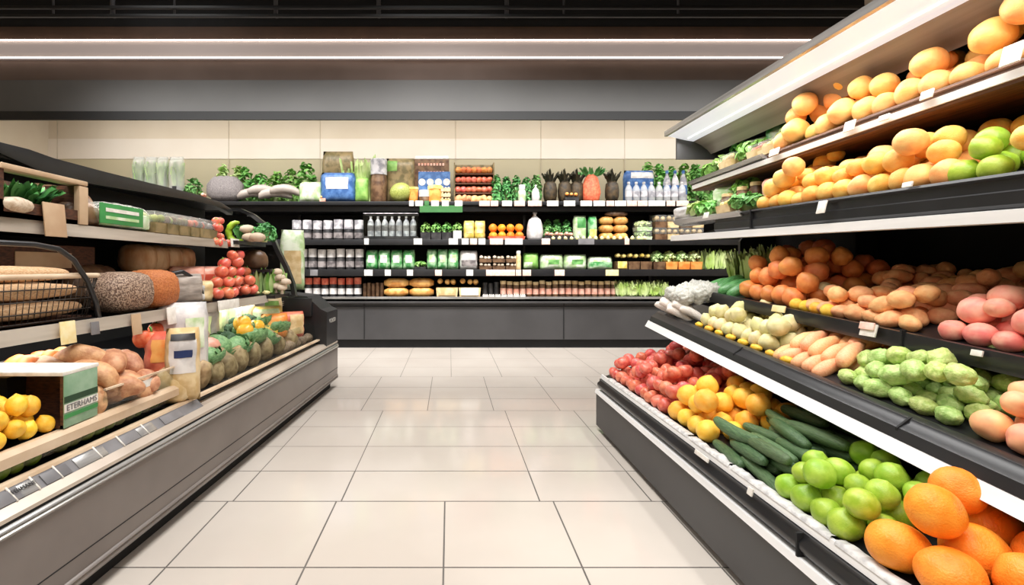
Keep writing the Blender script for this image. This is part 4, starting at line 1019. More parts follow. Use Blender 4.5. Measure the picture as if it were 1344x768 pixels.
for i in range(4):
    o = link('small_mandarin', YELLOW[i % 3], None, tier_pt(T3, 2.52 - .07 * i, .03, .028), (1, i, 0), .032)
    tag(o, f"small yellow mandarin at the lip before the rusty oranges, {nth(i)} from the marrows", 'mandarin', 'mandarins at the third tray lip')
# packed greens on the two upper shelves
def end_goods(T, where, sx):
    for i, (Y, v, w, h, m, kind) in enumerate(sx):
        p = tier_pt(T, Y, v, .0) + Vector((0, 0, .012))
        if kind == 'pouch':
            make_pouch('leaf_pack', p, w, h, .1, m, f"packed bag of greens lying back at {where}, {nth(i)} from the end", 'bag', 'packed bags at ' + where, 'pk_pale', (-.5, .5, -.2, .5), rz=-1.2, tilt=0)
        elif kind == 'leaf':
            make_bush('spinach_bunch', p, w, h, w, m, f"leafy spinach bunch at {where}, {nth(i)} from the end", 'greens', 'spinach bunches at ' + where, 110, .06, i)
        elif kind == 'punnet':
            make_punnet('berry_punnet', p, w, .16, h, 'pk_cream', m, .022, f"small punnet with {'red' if m == 'pk_red' else 'yellow'} pieces at {where}, {nth(i)} from the end", 'punnet', 'punnets at ' + where, 'film')
        elif kind == 'jar':
            make_jar('brown_pot', p, w, h, m, 'pk_cream', f"small brown lidded pot at {where}, {nth(i)} from the end", 'pot', 'pots at ' + where)
end_goods(T1, "top shelf's far end", [(3.68, .06, .16, .09, 'leaf_green', 'leaf'), (3.52, .08, .2, .11, 'leaf_pale', 'leaf'), (3.40, .06, .16, .1, 'pk_cream', 'punnet'), (3.36, .2, .22, .17, 'pk_pale', 'pouch'), (3.24, .1, .24, .14, 'leaf_green', 'leaf'), (3.16, .24, .24, .2, 'pk_green', 'pouch'),
                              (3.06, .06, .18, .08, 'pk_red', 'punnet'), (3.6, .24, .2, .2, 'leaf_green', 'leaf'), (3.02, .22, .22, .14, 'leaf_pale', 'leaf'), (2.95, .05, .16, .08, 'pk_yellow', 'punnet')])
end_goods(T2, "black-fronted shelf's far end", [(3.62, .08, .2, .1, 'leaf_pale', 'leaf'), (3.46, .06, .2, .09, 'leaf_green', 'leaf'), (3.46, .2, .26, .18, 'pk_pale', 'pouch'), (3.32, .1, .04, .13, 'pk_brown', 'jar'), (3.24, .16, .04, .15, 'pk_brown', 'jar'), (3.3, .24, .24, .2, 'leaf_green', 'leaf'),
                              (3.16, .2, .04, .16, 'pk_brown', 'jar'), (3.12, .05, .2, .08, 'pk_yellow', 'punnet'), (3.02, .06, .22, .09, 'leaf_dark', 'leaf'), (2.94, .2, .2, .16, 'pk_pink', 'pouch')])
o = make_pouch('white_wrap', tier_pt(T2, 3.74, .02, .02), .22, .1, .09, 'pk_white', 'crumpled white wrap hanging over the black-fronted shelf corner', 'wrap', None, rz=-1.3)

# ================================================================== LEFT REFRIGERATED CASE
def LX(Y, d): return -1.40 + .0545 * (Y - 2) - d
def LY(px, d): return (1.509 + d) / ((VX - px) / F + .0545)
def LP(px, d, h): Y = LY(px, d); return Vector((LX(Y, d), Y, h))
def lpath(Y0, Y1, d=0, n=8): return [(LX(Y0 + (Y1 - Y0) * i / n, d), Y0 + (Y1 - Y0) * i / n, 0) for i in range(n + 1)]
LY0, LY1, LYU = .55, 5.3, 4.62
lc = empty('refrigerated_case', (-1.5, 2, 0), 0, 'low grey refrigerated case with glass front and curved black upper frame', 'display case')
def lp(name, me, parent=None, loc=None):
    o = link(name, me, parent or lc)
    if not parent: o.location = Vector((1.5, -2, 0)) + (Vector(loc) if loc else Vector())
    return o
def neg(pr): return [(-d, h) for d, h in pr]          # profiles given as (depth into the case, height)
lp('kick_plate', sweep('kick_plate', neg([(.06, 0), (.06, .12), (1.0, .12), (1.0, 0)]), lpath(LY0, LY1 - .05), 'black_matte'))
lp('front_panel', sweep('front_panel', neg([(.03, .09), (.0, .13), (-.004, .2), (-.004, .40), (.0, .43), (.9, .43), (.9, .1)]), lpath(LY0, LY1), 'grey_panel', .5))
bm_prof = [(-.012, .195), (-.012, .202), (.002, .202), (.002, .195)]
lp('panel_groove', sweep('panel_groove', neg([(-.0055, .205), (-.0055, .209), (.002, .209), (.002, .205)]), lpath(LY0, LY1), 'black_matte'))
lp('lower_moulding', sweep('lower_moulding', neg([(.02, .085), (-.008, .095), (-.012, .105), (-.006, .115), (-.012, .125), (-.004, .135), (.02, .135)]), lpath(LY0, LY1), 'grey_panel', .9))
lp('bumper', sweep('bumper', neg([(.01, .425), (-.012, .432), (-.016, .442), (-.008, .448), (-.014, .455), (-.006, .465), (.03, .468)]), lpath(LY0, LY1), 'silver', .9))
lp('rail_shadow_gap', sweep('rail_shadow_gap', neg([(.0, .466), (.0, .478), (.1, .478), (.1, .466)]), lpath(LY0, LY1), 'black_matte'))
lp('cream_ledge', sweep('cream_ledge', neg([(-.004, .478), (-.004, .492), (.03, .515), (.14, .515), (.14, .478)]), lpath(LY0, LY1), 'cream_ledge' if 'cream_ledge' in M else mm('cream_ledge', (206, 192, 178), (186, 172, 158), rough=.3, scale=3, metal=.2), .5))
pr = lp('price_rail', sweep('price_rail', neg([(.028, .514), (.07, .556), (.085, .556), (.085, .514)]), lpath(LY0, 2.75), 'tag_grey', .3))
lp('rail_cap', sweep('rail_cap', neg([(.066, .554), (.07, .566), (.1, .566), (.1, .554)]), lpath(LY0, LY1), 'cream_rail', .5))
for i, px in enumerate((-20, 12, 55, 100, 150, 172, 205)):
    d0 = .026
    for (w, m, off) in (((.11 if i % 3 else .15), 'silver' if i % 2 else 'tag_grey', 0),):
        Y = LY(px + 25, d0)
        me = cached(('rt', w, m), lambda: box_mesh('price_tag', (-.002, .002, -w / 2, w / 2, 0, .046), m, .0015))
        o = link('price_tag', me, pr, (LX(Y, d0 + .002), Y, .517), (0, -.78, -.0545))
def text(s, size, m, parent, loc, rot, name='lettering'):
    cu = bpy.data.curves.new(name, 'FONT'); cu.body = s; cu.size = size; cu.extrude = .0006; cu.align_x = 'CENTER'; cu.align_y = 'CENTER'
    cu.materials.append(M[m])
    t = bpy.data.objects.new(name, cu); C.objects.link(t); bpy.context.view_layer.update()
    me = bpy.data.meshes.new_from_object(t.evaluated_get(bpy.context.evaluated_depsgraph_get()))
    bpy.data.objects.remove(t); bpy.data.curves.remove(cu)
    if not me.materials: me.materials.append(M[m])
    return link(name, me, parent, loc, rot)
Yt = LY(33, .04)
text('FERMANE', .021, 'ink', pr, (LX(Yt, .044) , Yt, .5425), (PI / 2 - .78, 0, PI / 2 - .05))
# white separators on the tag rail
for px in (18, 48, 78, 130, 160, 192):
    Y = LY(px, .04); X = LX(Y, .0); bm = bmesh.new()
    tube(bm, [(-.026, 0, .514), (-.068, 0, .558)], .004, 6)
    link('tag_divider', mesh('tag_divider', bm, 'tag_white'), pr, (X, Y, 0))
# bin floor behind the rail, deck with a cream front rail in the near part
Yd = 2.72
lp('near_bin_floor', sweep('near_bin_floor', neg([(.1, .50), (.1, .53), (1.0, .53), (1.0, .5)]), lpath(LY0, Yd), 'black_plastic', .5))
lp('bin_floor', sweep('bin_floor', neg([(.1, .50), (.1, .53), (.45, .60), (1.0, .80), (1.0, .7)]), lpath(Yd, 4.9), 'black_plastic', .5))
Yd = 2.72
lp('deck_glass', sweep('deck_glass', neg([(.125, .55), (.125, .632), (.13, .632), (.13, .55)]), lpath(LY0, Yd), 'glass', .5))
lp('deck', sweep('deck', neg([(.11, .632), (.11, .645), (.9, .66), (.9, .632)]), lpath(LY0, Yd), 'black_plastic', .5))
lp('deck_rail', sweep('deck_rail', neg([(.085, .612), (.085, .648), (.1, .664), (.125, .664), (.125, .612)]), lpath(LY0, Yd), 'cream_rail', .4))
lp('glass_front', sweep('glass_front', neg([(.105, .56), (.125, .74), (.131, .74), (.111, .56)]), lpath(3.0, 5.0), 'glass', .5))
# shelves
def lshelf(dF, h, name, Y1, m='cream_rail'):
    s = lp(name, sweep(name, neg([(dF, h - .03), (dF, h), (1.08, h), (1.08, h - .03)]), lpath(LY0, Y1), 'black_plastic', .5))
    lpth = lpath(LY0, Y1)
    link('shelf_rail', sweep('shelf_rail', neg([(dF - .02, h - .05), (dF - .012, h + .012), (dF, h + .012), (dF, h - .05)]), lpth, m, .5), s)
    return s
mm('shelf_silver', (206, 196, 184), (160, 149, 136), rough=.3, scale=3, metal=.3, stretch=(1, .3, 4))
sB = lshelf(.32, 1.04, 'shelf', 4.25, 'shelf_silver')
sA = lshelf(.52, 1.50, 'shelf', 3.95, 'shelf_silver')
def ltag(par, px, d, h, w, hh, m):
    Y = LY(px, d); o = link('price_tag', cached(('lt', w, hh, m), lambda: box_mesh('price_tag', (-.003, .003, -w / 2, w / 2, -hh, 0), m, .002)), par, (LX(Y, d), Y, h), (0, -.1, -.05))
ltag(sA, 70, .49, 1.60, .12, .16, 'tan_card'); ltag(sA, 308, .49, 1.53, .14, .07, 'tag_white')
ltag(sB, 88, .29, 1.06, .08, .10, 'tag_yellow'); ltag(sB, 178, .29, 1.05, .07, .11, 'tan_card'); ltag(sB, 224, .29, 1.06, .08, .1, 'tag_white'); ltag(sB, 300, .29, 1.06, .3, .07, 'tag_white'); ltag(sB, 124, .29, 1.04, .05, .06, 'tag_grey')
lp('back_panel', sweep('back_panel', neg([(1.06, .4), (1.06, 1.84), (1.12, 1.84), (1.12, .4)]), lpath(LY0, LYU), 'black_matte', .5))
lp('top_panel', sweep('top_panel', neg([(.82, 1.835), (.82, 1.85), (1.12, 1.85), (1.12, 1.835)]), lpath(LY0, LYU), 'black_plastic', .5))
# wavy top trim
bm = bmesh.new(); pts = []
for Y, t, b in ((.55, 1.83, 1.80), (1.4, 1.86, 1.82), (2.0, 1.885, 1.84), (2.365, 1.904, 1.852), (2.52, 1.906, 1.82), (2.67, 1.893, 1.79), (3.03, 1.89, 1.80), (3.5, 1.893, 1.82), (4.02, 1.897, 1.84), (4.4, 1.885, 1.83), (4.62, 1.84, 1.79)):
    X = LX(Y, .8)
    pts.append([bm.verts.new(p) for p in ((X, Y, t), (X + .006, Y, (t + b) / 2), (X, Y, b), (X - .05, Y, b), (X - .05, Y, t))])
for a, b in zip(pts, pts[1:]):
    for k in range(5): bm.faces.new((a[k], a[(k + 1) % 5], b[(k + 1) % 5], b[k]))
bm.faces.new(pts[0]); bm.faces.new(pts[-1][::-1])
lp('top_trim', mesh('top_trim', bm, 'black_satin', True, .7))
# curved end frame
bm = bmesh.new()
curve = [(.86, 1.86), (.72, 1.85), (.6, 1.80), (.50, 1.72), (.42, 1.60), (.36, 1.46), (.28, 1.30), (.22, 1.14), (.2, 1.02)]
Ye = LYU
outer = [(LX(Ye, d), h) for d, h in curve]; inner = [(x - .035, h - .02) for x, h in outer]
for Y in (Ye, Ye + .05):
    pass
fr = []
for (x, h), (x2, h2) in zip(outer, inner): fr.append([bm.verts.new(p) for p in ((x, Ye, h), (x, Ye + .06, h), (x2, Ye + .06, h2), (x2, Ye, h2))])
for a, b in zip(fr, fr[1:]):
    for k in range(4): bm.faces.new((a[k], a[(k + 1) % 4], b[(k + 1) % 4], b[k]))
bm.faces.new(fr[0]); bm.faces.new(fr[-1][::-1])
lp('end_frame', mesh('end_frame', bm, 'black_satin', True, .7))
bm = bmesh.new(); a = [bm.verts.new((x - .02, Ye + .03, h)) for x, h in inner]; b = [bm.verts.new((LX(Ye, 1.08), Ye + .03, h)) for x, h in inner]
for k in range(len(a) - 1): bm.faces.new((a[k], a[k + 1], b[k + 1], b[k]))
lp('end_glass', mesh('end_glass', bm, 'glass', False))
# far end block of the tub
bm = bmesh.new()
pf = [(0, .43), (-.004, .84), (.06, .87), (.2, 1.0), (1.0, 1.08), (1.0, .43)]
a = [bm.verts.new((LX(4.92, d), 4.92, h)) for d, h in pf]; b = [bm.verts.new((LX(5.3, d), 5.3, h)) for d, h in pf]
bm.faces.new(a); bm.faces.new(b[::-1])
for k in range(len(pf)): bm.faces.new((a[k], a[(k + 1) % len(pf)], b[(k + 1) % len(pf)], b[k]))
eb = lp('end_block', mesh('end_block', bm, 'black_satin', False))
text('VOBGIO', .06, 'pale_ink', eb, (LX(5.1, -.008), 5.1, .74), (PI / 2, 0, PI / 2 - .05))
hd = lp('header_board', box_mesh('header_board', (LX(4.9, .85), LX(4.9, .14), 4.88, 4.915, .80, .985), 'black_plastic', .01))
text('VIDDERRE', .06, 'pale_ink', hd, (LX(4.9, .55), 4.876, .93), (PI / 2, 0, 0))

# ---- goods in the left case
# crate on its side with lemons
cx, cy, cz = LX(1.9, .10), 1.90, .668
cr = empty('lemon_crate', (cx, cy, cz), 0, 'open brown crate lying on its side, white top and green printed end', 'crate')
wC, dC, hC, t_ = .62, .15, .205, .012
link('crate_shell', (lambda bm: (box(bm, -wC, 0, 0, dC, 0, t_), box(bm, -wC, 0, dC - t_, dC, 0, hC), box(bm, -wC, -wC + t_, 0, dC, 0, hC), box(bm, -t_, 0, 0, dC, 0, hC), mesh('crate_shell', bm, 'dark_wood', False))[-1])(bmesh.new()), cr)
link('white_top', box_mesh('white_top', (-wC - .005, .004, -.006, dC + .04, hC, hC + .016), 'tag_white', .004), cr)
sd = link('printed_end', box_mesh('printed_end', (0, .004, 0, dC + .03, 0, hC), mm('mint', (150, 178, 150), (120, 156, 124), rough=.5, scale=14), .001), cr)
link('green_band', box_mesh('green_band', (.004, .006, .0, dC + .03, .036, .052), mm('band_green', (64, 148, 78), rough=.5)), sd)
link('green_band', box_mesh('green_band', (.004, .006, .0, dC + .03, .098, .122), mm('band_dark', (28, 66, 38), rough=.5)), sd)
link('white_band', box_mesh('white_band', (.004, .006, .0, dC + .03, .06, .092), 'tag_white'), sd)
text('ETERHAMS', .034, 'tag_grey', sd, (.0075, dC / 2 + .015, .076), (PI / 2, 0, PI / 2))
def flat_surf(xr, z, slope=.0, dirx=-1):
    c = 1 / math.sqrt(1 + slope ** 2)
    return lambda Y, v: (Vector((xr + dirx * v * c, Y, z + v * c * slope)), Vector((-dirx * slope * c, 0, c)))
pile('lemon', flat_surf(LX(1.8, .12), .664, .18), 1.42, 1.9, .0, .36, .033, LEMON, 'yellow lemon', 'lemon', 'crate opening', 'lemons by the open crate', 'spilling from the open crate', 2, p2=.8, jit=.25)
# greens behind the deck glass
pile('green_apple', flat_surf(LX(1.9, .15), .545, .05), 1.2, 2.7, .0, .1, .034, [fruit('green_apple', 'lime_skin', 14, 10, dimple=.1, amp=.05), fruit('olive_apple', 'pk_olive', 14, 10, dimple=.1, amp=.05, seed=2)], 'dark green apple', 'apple', 'white bag', 'green apples behind the low glass', 'below the deck rail', 1)
e = empty('dark_fruit_crate', LP(52, .52, .668), -.05, 'black crate with a white-edged rim standing under the middle shelf', 'crate')
link('crate_body', tray_mesh(.30, .62, .19, 'black_plastic', .012), e)
bm = bmesh.new(); tube(bm, [(-.15, -.31, .192), (.15, -.31, .192), (.15, .31, .192), (-.15, .31, .192)], .006, 6, True); link('rim', mesh('rim', bm, 'wire_light' if 'wire_light' in M else mm('wire_light', (120, 112, 104), rough=.4)), e)
link('filler', box_mesh('filler', (-.13, .13, -.28, .28, .02, .15), 'black_matte'), e)
for i in range(5):
    p_ = LP(22 + 15 * i, .50 - .05 * (i % 2), .668 + .20)
    o = link('dark_orange', BROWN[i % 3], None, p_, (i, i * 2, 0), .045)
    tag(o, f"dim orange fruit in the rimmed black crate, {nth(i)} from the picture's left edge", 'fruit', 'fruit in the black crate')
# sweet potatoes in a clear-fronted bin
bx = empty('clear_bin', (LX(2.4, .12), 2.4, .66), 0, 'clear fronted bin of sweet potatoes with a cream label', 'bin')
link('bin_front', sweep('bin_front', [(0, 0), (.012, .1), (.016, .1), (.004, 0)], [(LX(y, .12) - LX(2.4, .12), y - 2.4, 0) for y in (2.12, 2.7)], 'glass', .5), bx)
link('bin_edge', sweep('bin_edge', [(.008, .1), (.008, .108), (.02, .108), (.02, .1)], [(LX(y, .12) - LX(2.4, .12), y - 2.4, 0) for y in (2.12, 2.7)], 'cream_rail', .5), bx)
link('bin_label', box_mesh('bin_label', (.012, .016, -.1, .06, .05, .085), 'tag_white'), bx)
spots = [(2.16, .2, .05), (2.26, .17, .05), (2.36, .2, .05), (2.48, .18, .05), (2.2, .34, .07), (2.32, .33, .08), (2.44, .32, .08), (2.22, .24, .14), (2.36, .26, .15), (2.5, .28, .14), (2.28, .32, .2), (2.18, .44, .15), (2.4, .42, .17)]
for i, (Y, d, z) in enumerate(spots):
    s = .052 + .008 * (i % 3)
    o = link('sweet_potato', SWEET[i % 3], None, (LX(Y, d), Y, .668 + z + .0), (R.uniform(-.5, .5), PI / 2 + R.uniform(-.4, .4), R.uniform(-.8, .8)), s)
    tag(o, f"brown sweet potato in the clear bin, {('bottom', 'middle', 'top')[min(2, int(z / .07))]} of the heap, {nth(i)} from the lemon crate", 'sweet potato', 'sweet potatoes in the clear bin')
for i, (px, d, h) in enumerate(((186, .34, .90), (199, .30, .89), (206, .38, .92))):
    e = empty('red_pepper', LP(px, d, h - .055), R.uniform(0, 6), f"orange-red pepper above the sweet potatoes, {nth(i)} from the lemon crate", 'pepper', 'orange-red peppers')
    def pep(): return fruit('pepper_body', 'pepper_red' if 'pepper_red' in M else mm('pepper_red', (228, 96, 58), (240, 134, 90), rough=.5, scale=2, var=.06), 20, 14, length=1.15, ribs=.07, ribn=4, dimple=.25, taper=-.1)
    link('pepper_body', cached('pep', pep), e, (0, 0, .055), None, .046)
    link('stem', cached('pepstem', lambda: (lambda bm: (tube(bm, [(0, 0, .1), (.003, 0, .118), (.01, 0, .13)], .006, 6), mesh('stem', bm, 'leaf_green'))[-1])(bmesh.new())), e)
make_pouch('red_pepper_bag', LP(222, .22, .668), .24, .27, .12, 'pk_red', 'orange-red bag standing between the sweet potatoes and the flour bag', 'bag', None, 'pk_orange', (-.7, .6, -.2, .7), rz=.5, seed=3)
# the standing printed bag
p = LP(240, .1, .565)
e = make_pouch('flour_bag', p, .17, .40, .12, 'pk_cream', 'cream paper bag with a dark blue panel standing at the bin end', 'bag', None, 'pk_white', (-.75, .75, -.2, .7), rz=.5, seed=2)
link('blue_panel', pouch_mesh(.17, .40, .12, 'pk_navy', 2, u0=-.45, u1=.5, v0=.22, v1=.42, off=.007, side=-1, n=6), e)
link('dark_cap', pouch_mesh(.17, .40, .12, 'pk_dark', 2, u0=-.7, u1=.7, v0=.68, v1=.86, off=.007, side=-1, n=6), e)
make_sack('pale_flour_sack', LP(225, .16, .566), .2, .19, 'pk_cream', 'squat cream cloth sack slumped at the foot of the paper bag', 'sack', neck=False)
make_pouch('white_plastic_bag', LP(238, .3, .62), .3, .46, .16, 'pk_white', 'white plastic bag with blue and green print behind the flour bag', 'bag', None, 'pk_pale', (.1, .8, -.2, .6), rz=.6, seed=1)
# far part of the tub
def LG(px, d, h): return LP(px, d, h)
def tubfloor(d): return .53 + max(0, d - .1) * .2 if d < .45 else .60 + (d - .45) * .364
brocc = mm('broccoli_green', (92, 122, 92), (52, 84, 56), rough=.8, scale=14, bump=.8, bscale=30, var=.1)
def make_broccoli(px, d, h, s, label):
    e = empty('broccoli', LG(px, d, h), R.uniform(0, 6), label, 'broccoli', 'broccoli heads in the glass front bin')
    def head():
        bm = bmesh.new(); rr = random.Random(4)
        for k in range(46):
            a = rr.uniform(0, 6.28); b = rr.uniform(-.15, 1.5)
            c = Vector((math.cos(a) * math.cos(b), math.sin(a) * math.cos(b), math.sin(b) * .75)) * .78
            bmesh.ops.create_icosphere(bm, subdivisions=1, radius=rr.uniform(.24, .36), matrix=Matrix.Translation(c + Vector((0, 0, .5))))
        return mesh('florets', bm, 'broccoli_green')
    link('florets', cached('brh', head), e, (0, 0, 0), None, s)
    link('stalk', cached('brs', lambda: lathe_mesh('stalk', [(.28, -.25), (.32, .2), (.6, .6)], 'leaf_pale', 12)), e, (0, 0, s * .25), None, s)
for i, (px, d, h, s) in enumerate(((308, .46, .74, .105), (296, .34, .70, .09), (325, .5, .76, .09))):
    make_broccoli(px, d, h, s, f"grey-green broccoli head beside the white plastic bag, {nth(i)} from the bag")
lettm = mm('leaf_sage', (136, 172, 118), (86, 132, 80), rough=.55, scale=7, var=.1)
k = 0
for i, (px, d, h, w) in enumerate(((268, .27, .66, .22), (285, .33, .69, .24), (305, .28, .67, .24), (325, .31, .69, .26), (345, .28, .67, .24), (360, .31, .69, .22), (315, .42, .74, .22), (340, .42, .74, .22))):
    o = link('green_cabbage', cached(('cab', i % 3), lambda: cabbage_mesh('leaf_sage', i)), None, LG(px, d, h + .05), (R.uniform(-.5, .5), R.uniform(-.5, .5), R.uniform(0, 6)), (w * .62, w * .62, w * .42))
    tag(o, f"green leafy cabbage on the brown roots behind the glass, {nth(i)} from the flour bag", 'cabbage', 'leafy cabbages in the glass front bin')
for i in range(16):
    px = 262 + 8.4 * i; d = .21 + .07 * (i % 2)
    o = link('brown_root', POTATO[i % 4], None, LG(px, d, .625 + .03 * (i % 2)), (R.uniform(-.4, .4), R.uniform(-.4, .4), i), (.075, .075, .085))
    o.data = cached(('broot', i % 4), lambda: fruit('brown_root', mm('root_tan', (186, 160, 120), (140, 114, 78), rough=.6, scale=2, var=.12), 16, 12, length=1.2, amp=.18, seed=i))
    tag(o, f"tan brown root behind the glass front, {nth(i)} from the flour bag", 'root', 'brown roots in the glass front bin')
for i, (px, d, h) in enumerate(((258, .42, .78), (272, .3, .72))):
    e = empty('white_mushroom', LG(px, d, h), 0, f"{'white' if i == 0 else 'pinkish'} round mushroom cap above the leafy heads by the white bag", 'mushroom', 'large mushrooms')
    link('cap', cached(('mcap', i), lambda: lathe_mesh('cap', [(0, .0), (.04, -.005), (.08, .0), (.085, .02), (.07, .05), (.035, .07), (0, .075)], 'mushroom_white' if i == 0 else 'pk_pink', 18, 2)), e, (0, 0, .03))
    link('stem', cached('mstem', lambda: lathe_mesh('stem', [(.03, -.04), (.025, .03)], 'mushroom_white', 12)), e)
# peppers and packed vegetables further along
for i, (px, d, h) in enumerate(((318, .34, .84), (322, .3, .78), (336, .34, .78))):
    e = empty('yellow_pepper', LG(px, d, h - .05), i, f"orange-yellow pepper among the packed vegetables, {nth(i)} from the broccoli", 'pepper', 'orange-yellow peppers')
    link('pepper_body', cached('pepy', lambda: fruit('pepper_body', mm('pepper_yellow', (246, 176, 44), (250, 196, 80), rough=.25, scale=2, var=.06), 20, 14, length=1.1, ribs=.07, ribn=4, dimple=.25, taper=-.1)), e, (0, 0, .055), None, .066)
    link('stem', cached('pepstem', lambda: None), e)
def tub_pouch(name, px, d, h, w, hh, t, m, label, lab=None, lb=(-.55, .55, -.3, .45), rz=.9, cat='bag', group=None):
    return make_pouch(name, LG(px, d, h), w, hh, t, m, label, cat, group, lab, lb, rz=rz)
tub_pouch('corn_bag', 345, .44, .70, .34, .24, .14, 'pk_yellow', 'yellow-green corn bag lying behind the peppers', 'pk_pale', (-.8, .8, .1, .8), rz=.5)
tub_pouch('carrot_bag', 378, .24, .64, .3, .24, .14, 'pk_red', 'bag of orange-red carrots standing in the glass front bin', 'pk_cream', (.0, .9, -.7, .8), rz=.6)
tub_pouch('nut_bag', 360, .3, .66, .24, .22, .14, 'pk_orange', 'orange vegetable bag between the peppers and the carrot bag', 'pk_yellow', (-.8, .1, -.7, .2), rz=.6)
for i, (px, d, hh) in enumerate(((355, .5, .34), (372, .46, .32), (386, .42, .31), (398, .34, .33), (408, .28, .32))):
    tub_pouch('herb_pack', px, d, .66, .22, hh, .1, 'pk_pale' if i % 2 else 'pk_cream', f"tall clear herb pack near the end block, {nth(i)} from the broccoli", 'leaf_green' if i != 3 else 'pk_brown', (-.7, .7, -.5, .3) if i == 3 else (-.6, .7, .2, .8), rz=.4, group='tall herb packs')
for i, (px, d, hh, m) in enumerate(((262, .5, .36, 'pk_white'), (278, .6, .36, 'pk_pale'), (296, .64, .36, 'pk_white'), (314, .6, .36, 'pk_cream'), (330, .64, .34, 'pk_white'), (344, .6, .36, 'pk_pale'))):
    tub_pouch('salad_bag', px, d, .68, .26, hh, .14, m, f"pale salad bag under the middle shelf, {nth(i)} from the white plastic bag", 'leaf_pale', rz=.5, group='salad bags under the shelf')
for i in range(6):
    px = 372 + 8 * i
    o = link('tan_root', SWEET[i % 3], None, LG(px, .18, .585), (PI / 2, 0, -.05), .045)
    o.data = cached(('tr', i % 3), lambda: fruit('tan_root', mm('root_pale', (176, 150, 126), (148, 120, 98), rough=.6, scale=2, var=.1), 14, 14, length=1.7, power=.7, amp=.15, seed=i))
    tag(o, f"pale tan root lying against the glass near the end block, {nth(i)} from the carrot bag", 'root', 'tan roots by the end block')

# ---- middle shelf of the left case (h 1.04)
hB = 1.052
bk = empty('wire_bread_basket', (LX(1.98, .50), 1.98, hB), -.0545, 'wire bread basket with a tall curved black handle', 'basket')
bw, bl = .32, .9
bm = bmesh.new()
def rr_ring(w, l, z, r=.06, n=6):
    out = []
    for cx_, cy_, a0 in ((w / 2 - r, l / 2 - r, 0), (-w / 2 + r, l / 2 - r, PI / 2), (-w / 2 + r, -l / 2 + r, PI), (w / 2 - r, -l / 2 + r, 1.5 * PI)):
        for k in range(n + 1): a = a0 + PI / 2 * k / n; out.append((cx_ + r * math.cos(a), cy_ + r * math.sin(a), z))
    return out
for z, s in ((.01, .9), (.05, .93), (.1, .96), (.15, .98), (.2, 1.0)):
    tube(bm, rr_ring(bw * s, bl * s, z), .003, 5, True)
top, bot = rr_ring(bw, bl, .2), rr_ring(bw * .9, bl * .9, .01)
for k in range(0, len(top)): tube(bm, [bot[k], top[k]], .0022, 4)
for k in range(27):
    y = -bl * .44 + bl * .88 * k / 26; tube(bm, [(bw * .45, y * .9, .01), (bw / 2, y, .2)], .0022, 4); tube(bm, [(-bw * .45, y * .9, .01), (-bw / 2, y, .2)], .0022, 4)
mm('wire_dark', (78, 70, 64), (50, 44, 40), rough=.4, metal=.6)
link('wire_body', mesh('wire_body', bm, 'wire_dark'), bk)
bm = bmesh.new(); tube(bm, rr_ring(bw, bl, .205), .012, 8, True); link('rim', mesh('rim', bm, 'cream_rail'), bk)
link('basket_floor', box_mesh('basket_floor', (-bw * .44, bw * .44, -bl * .44, bl * .44, .004, .012), 'dark_wood'), bk)
bm = bmesh.new()
hp = [(bw / 2 + .015, y_, z_) for y_, z_ in ((.40, .0), (.38, .08), (.33, .18), (.25, .28), (.17, .325), (.05, .34), (-.2, .34), (-.33, .3), (-.42, .12), (-.43, .0))]
tube(bm, hp, .012, 8); link('handle', mesh('handle', bm, 'black_satin'), bk)
def baguette(px, d, h, L_, r, rz, label, m='bread_pale'):
    mm('bread_pale', (222, 190, 150), (188, 140, 96), rough=.7, scale=4, var=.08, stretch=(4, 4, 1.5))
    o = link('baguette', cached(('bag', m), lambda: fruit('baguette', m, 14, 20, length=5.5, power=.5, amp=.16, freq=.8, flat=.8)), None, LP(px, d, h), (PI / 2, 0, rz), (r, r, L_ / 11))
    return tag(o, label, 'bread', 'long loaves on the middle shelf')
for i, (d, h) in enumerate(((.40, .06), (.50, .06), (.60, .06), (.42, .14), (.52, .145), (.60, .14), (.46, .215), (.55, .215))):
    o = baguette(40, .5, hB + h, .72, .045, -.0545 + .02 * (i % 3 - 1), f"long pale loaf in the wire basket, {('bottom front', 'bottom middle', 'bottom rear', 'second layer front', 'second layer middle', 'second layer rear', 'top front', 'top rear')[i]} one")
    o.location = (LX(1.98, d), 1.98 + .02 * (i % 3), hB + h)
# netted bread bag and brown net bag
mm('net_brown', (176, 150, 128), (96, 70, 56), rough=.6, scale=130, bump=.7, bscale=70, stretch=(1, 1, 1), lo=.45, hi=.55)
o = make_loaf('netted_loaf_bag', LP(158, .44, hB), .34, .26, .22, 'net_brown', 'bulging net bag of pale loaves beside the wire basket', 'net bag', rz=PI / 2 - .05, wrap=None)
mm('net_rust', (198, 122, 66), (162, 88, 44), rough=.7, scale=130, bump=.7, bscale=60)
make_loaf('rust_net_bag', LP(198, .44, hB), .3, .26, .23, 'net_rust', 'rust orange mesh bag standing after the netted loaves', 'net bag', rz=PI / 2 - .05)
e = empty('fish_pack', LP(238, .42, hB), 0, 'silvery pack with a black curved back edge beside the rust mesh bag', 'pack')
link('pack_body', pouch_mesh(.30, .20, .12, 'fish_grey', 2), e, None, (0, 0, 1.1))
bm = bmesh.new(); tube(bm, [(-.02, -.12, .2), (.03, -.04, .215), (.05, .06, .17), (.06, .14, .08), (.06, .18, .01)], .014, 8); link('black_edge', mesh('black_edge', bm, 'black_satin'), e)
make_pouch('cream_pack', LP(262, .40, hB), .2, .15, .1, 'pk_cream', 'cream and white pack lying in front of the pink pack', 'pack', None, 'pk_white', (-.8, 0, -.7, .6), rz=1.1)
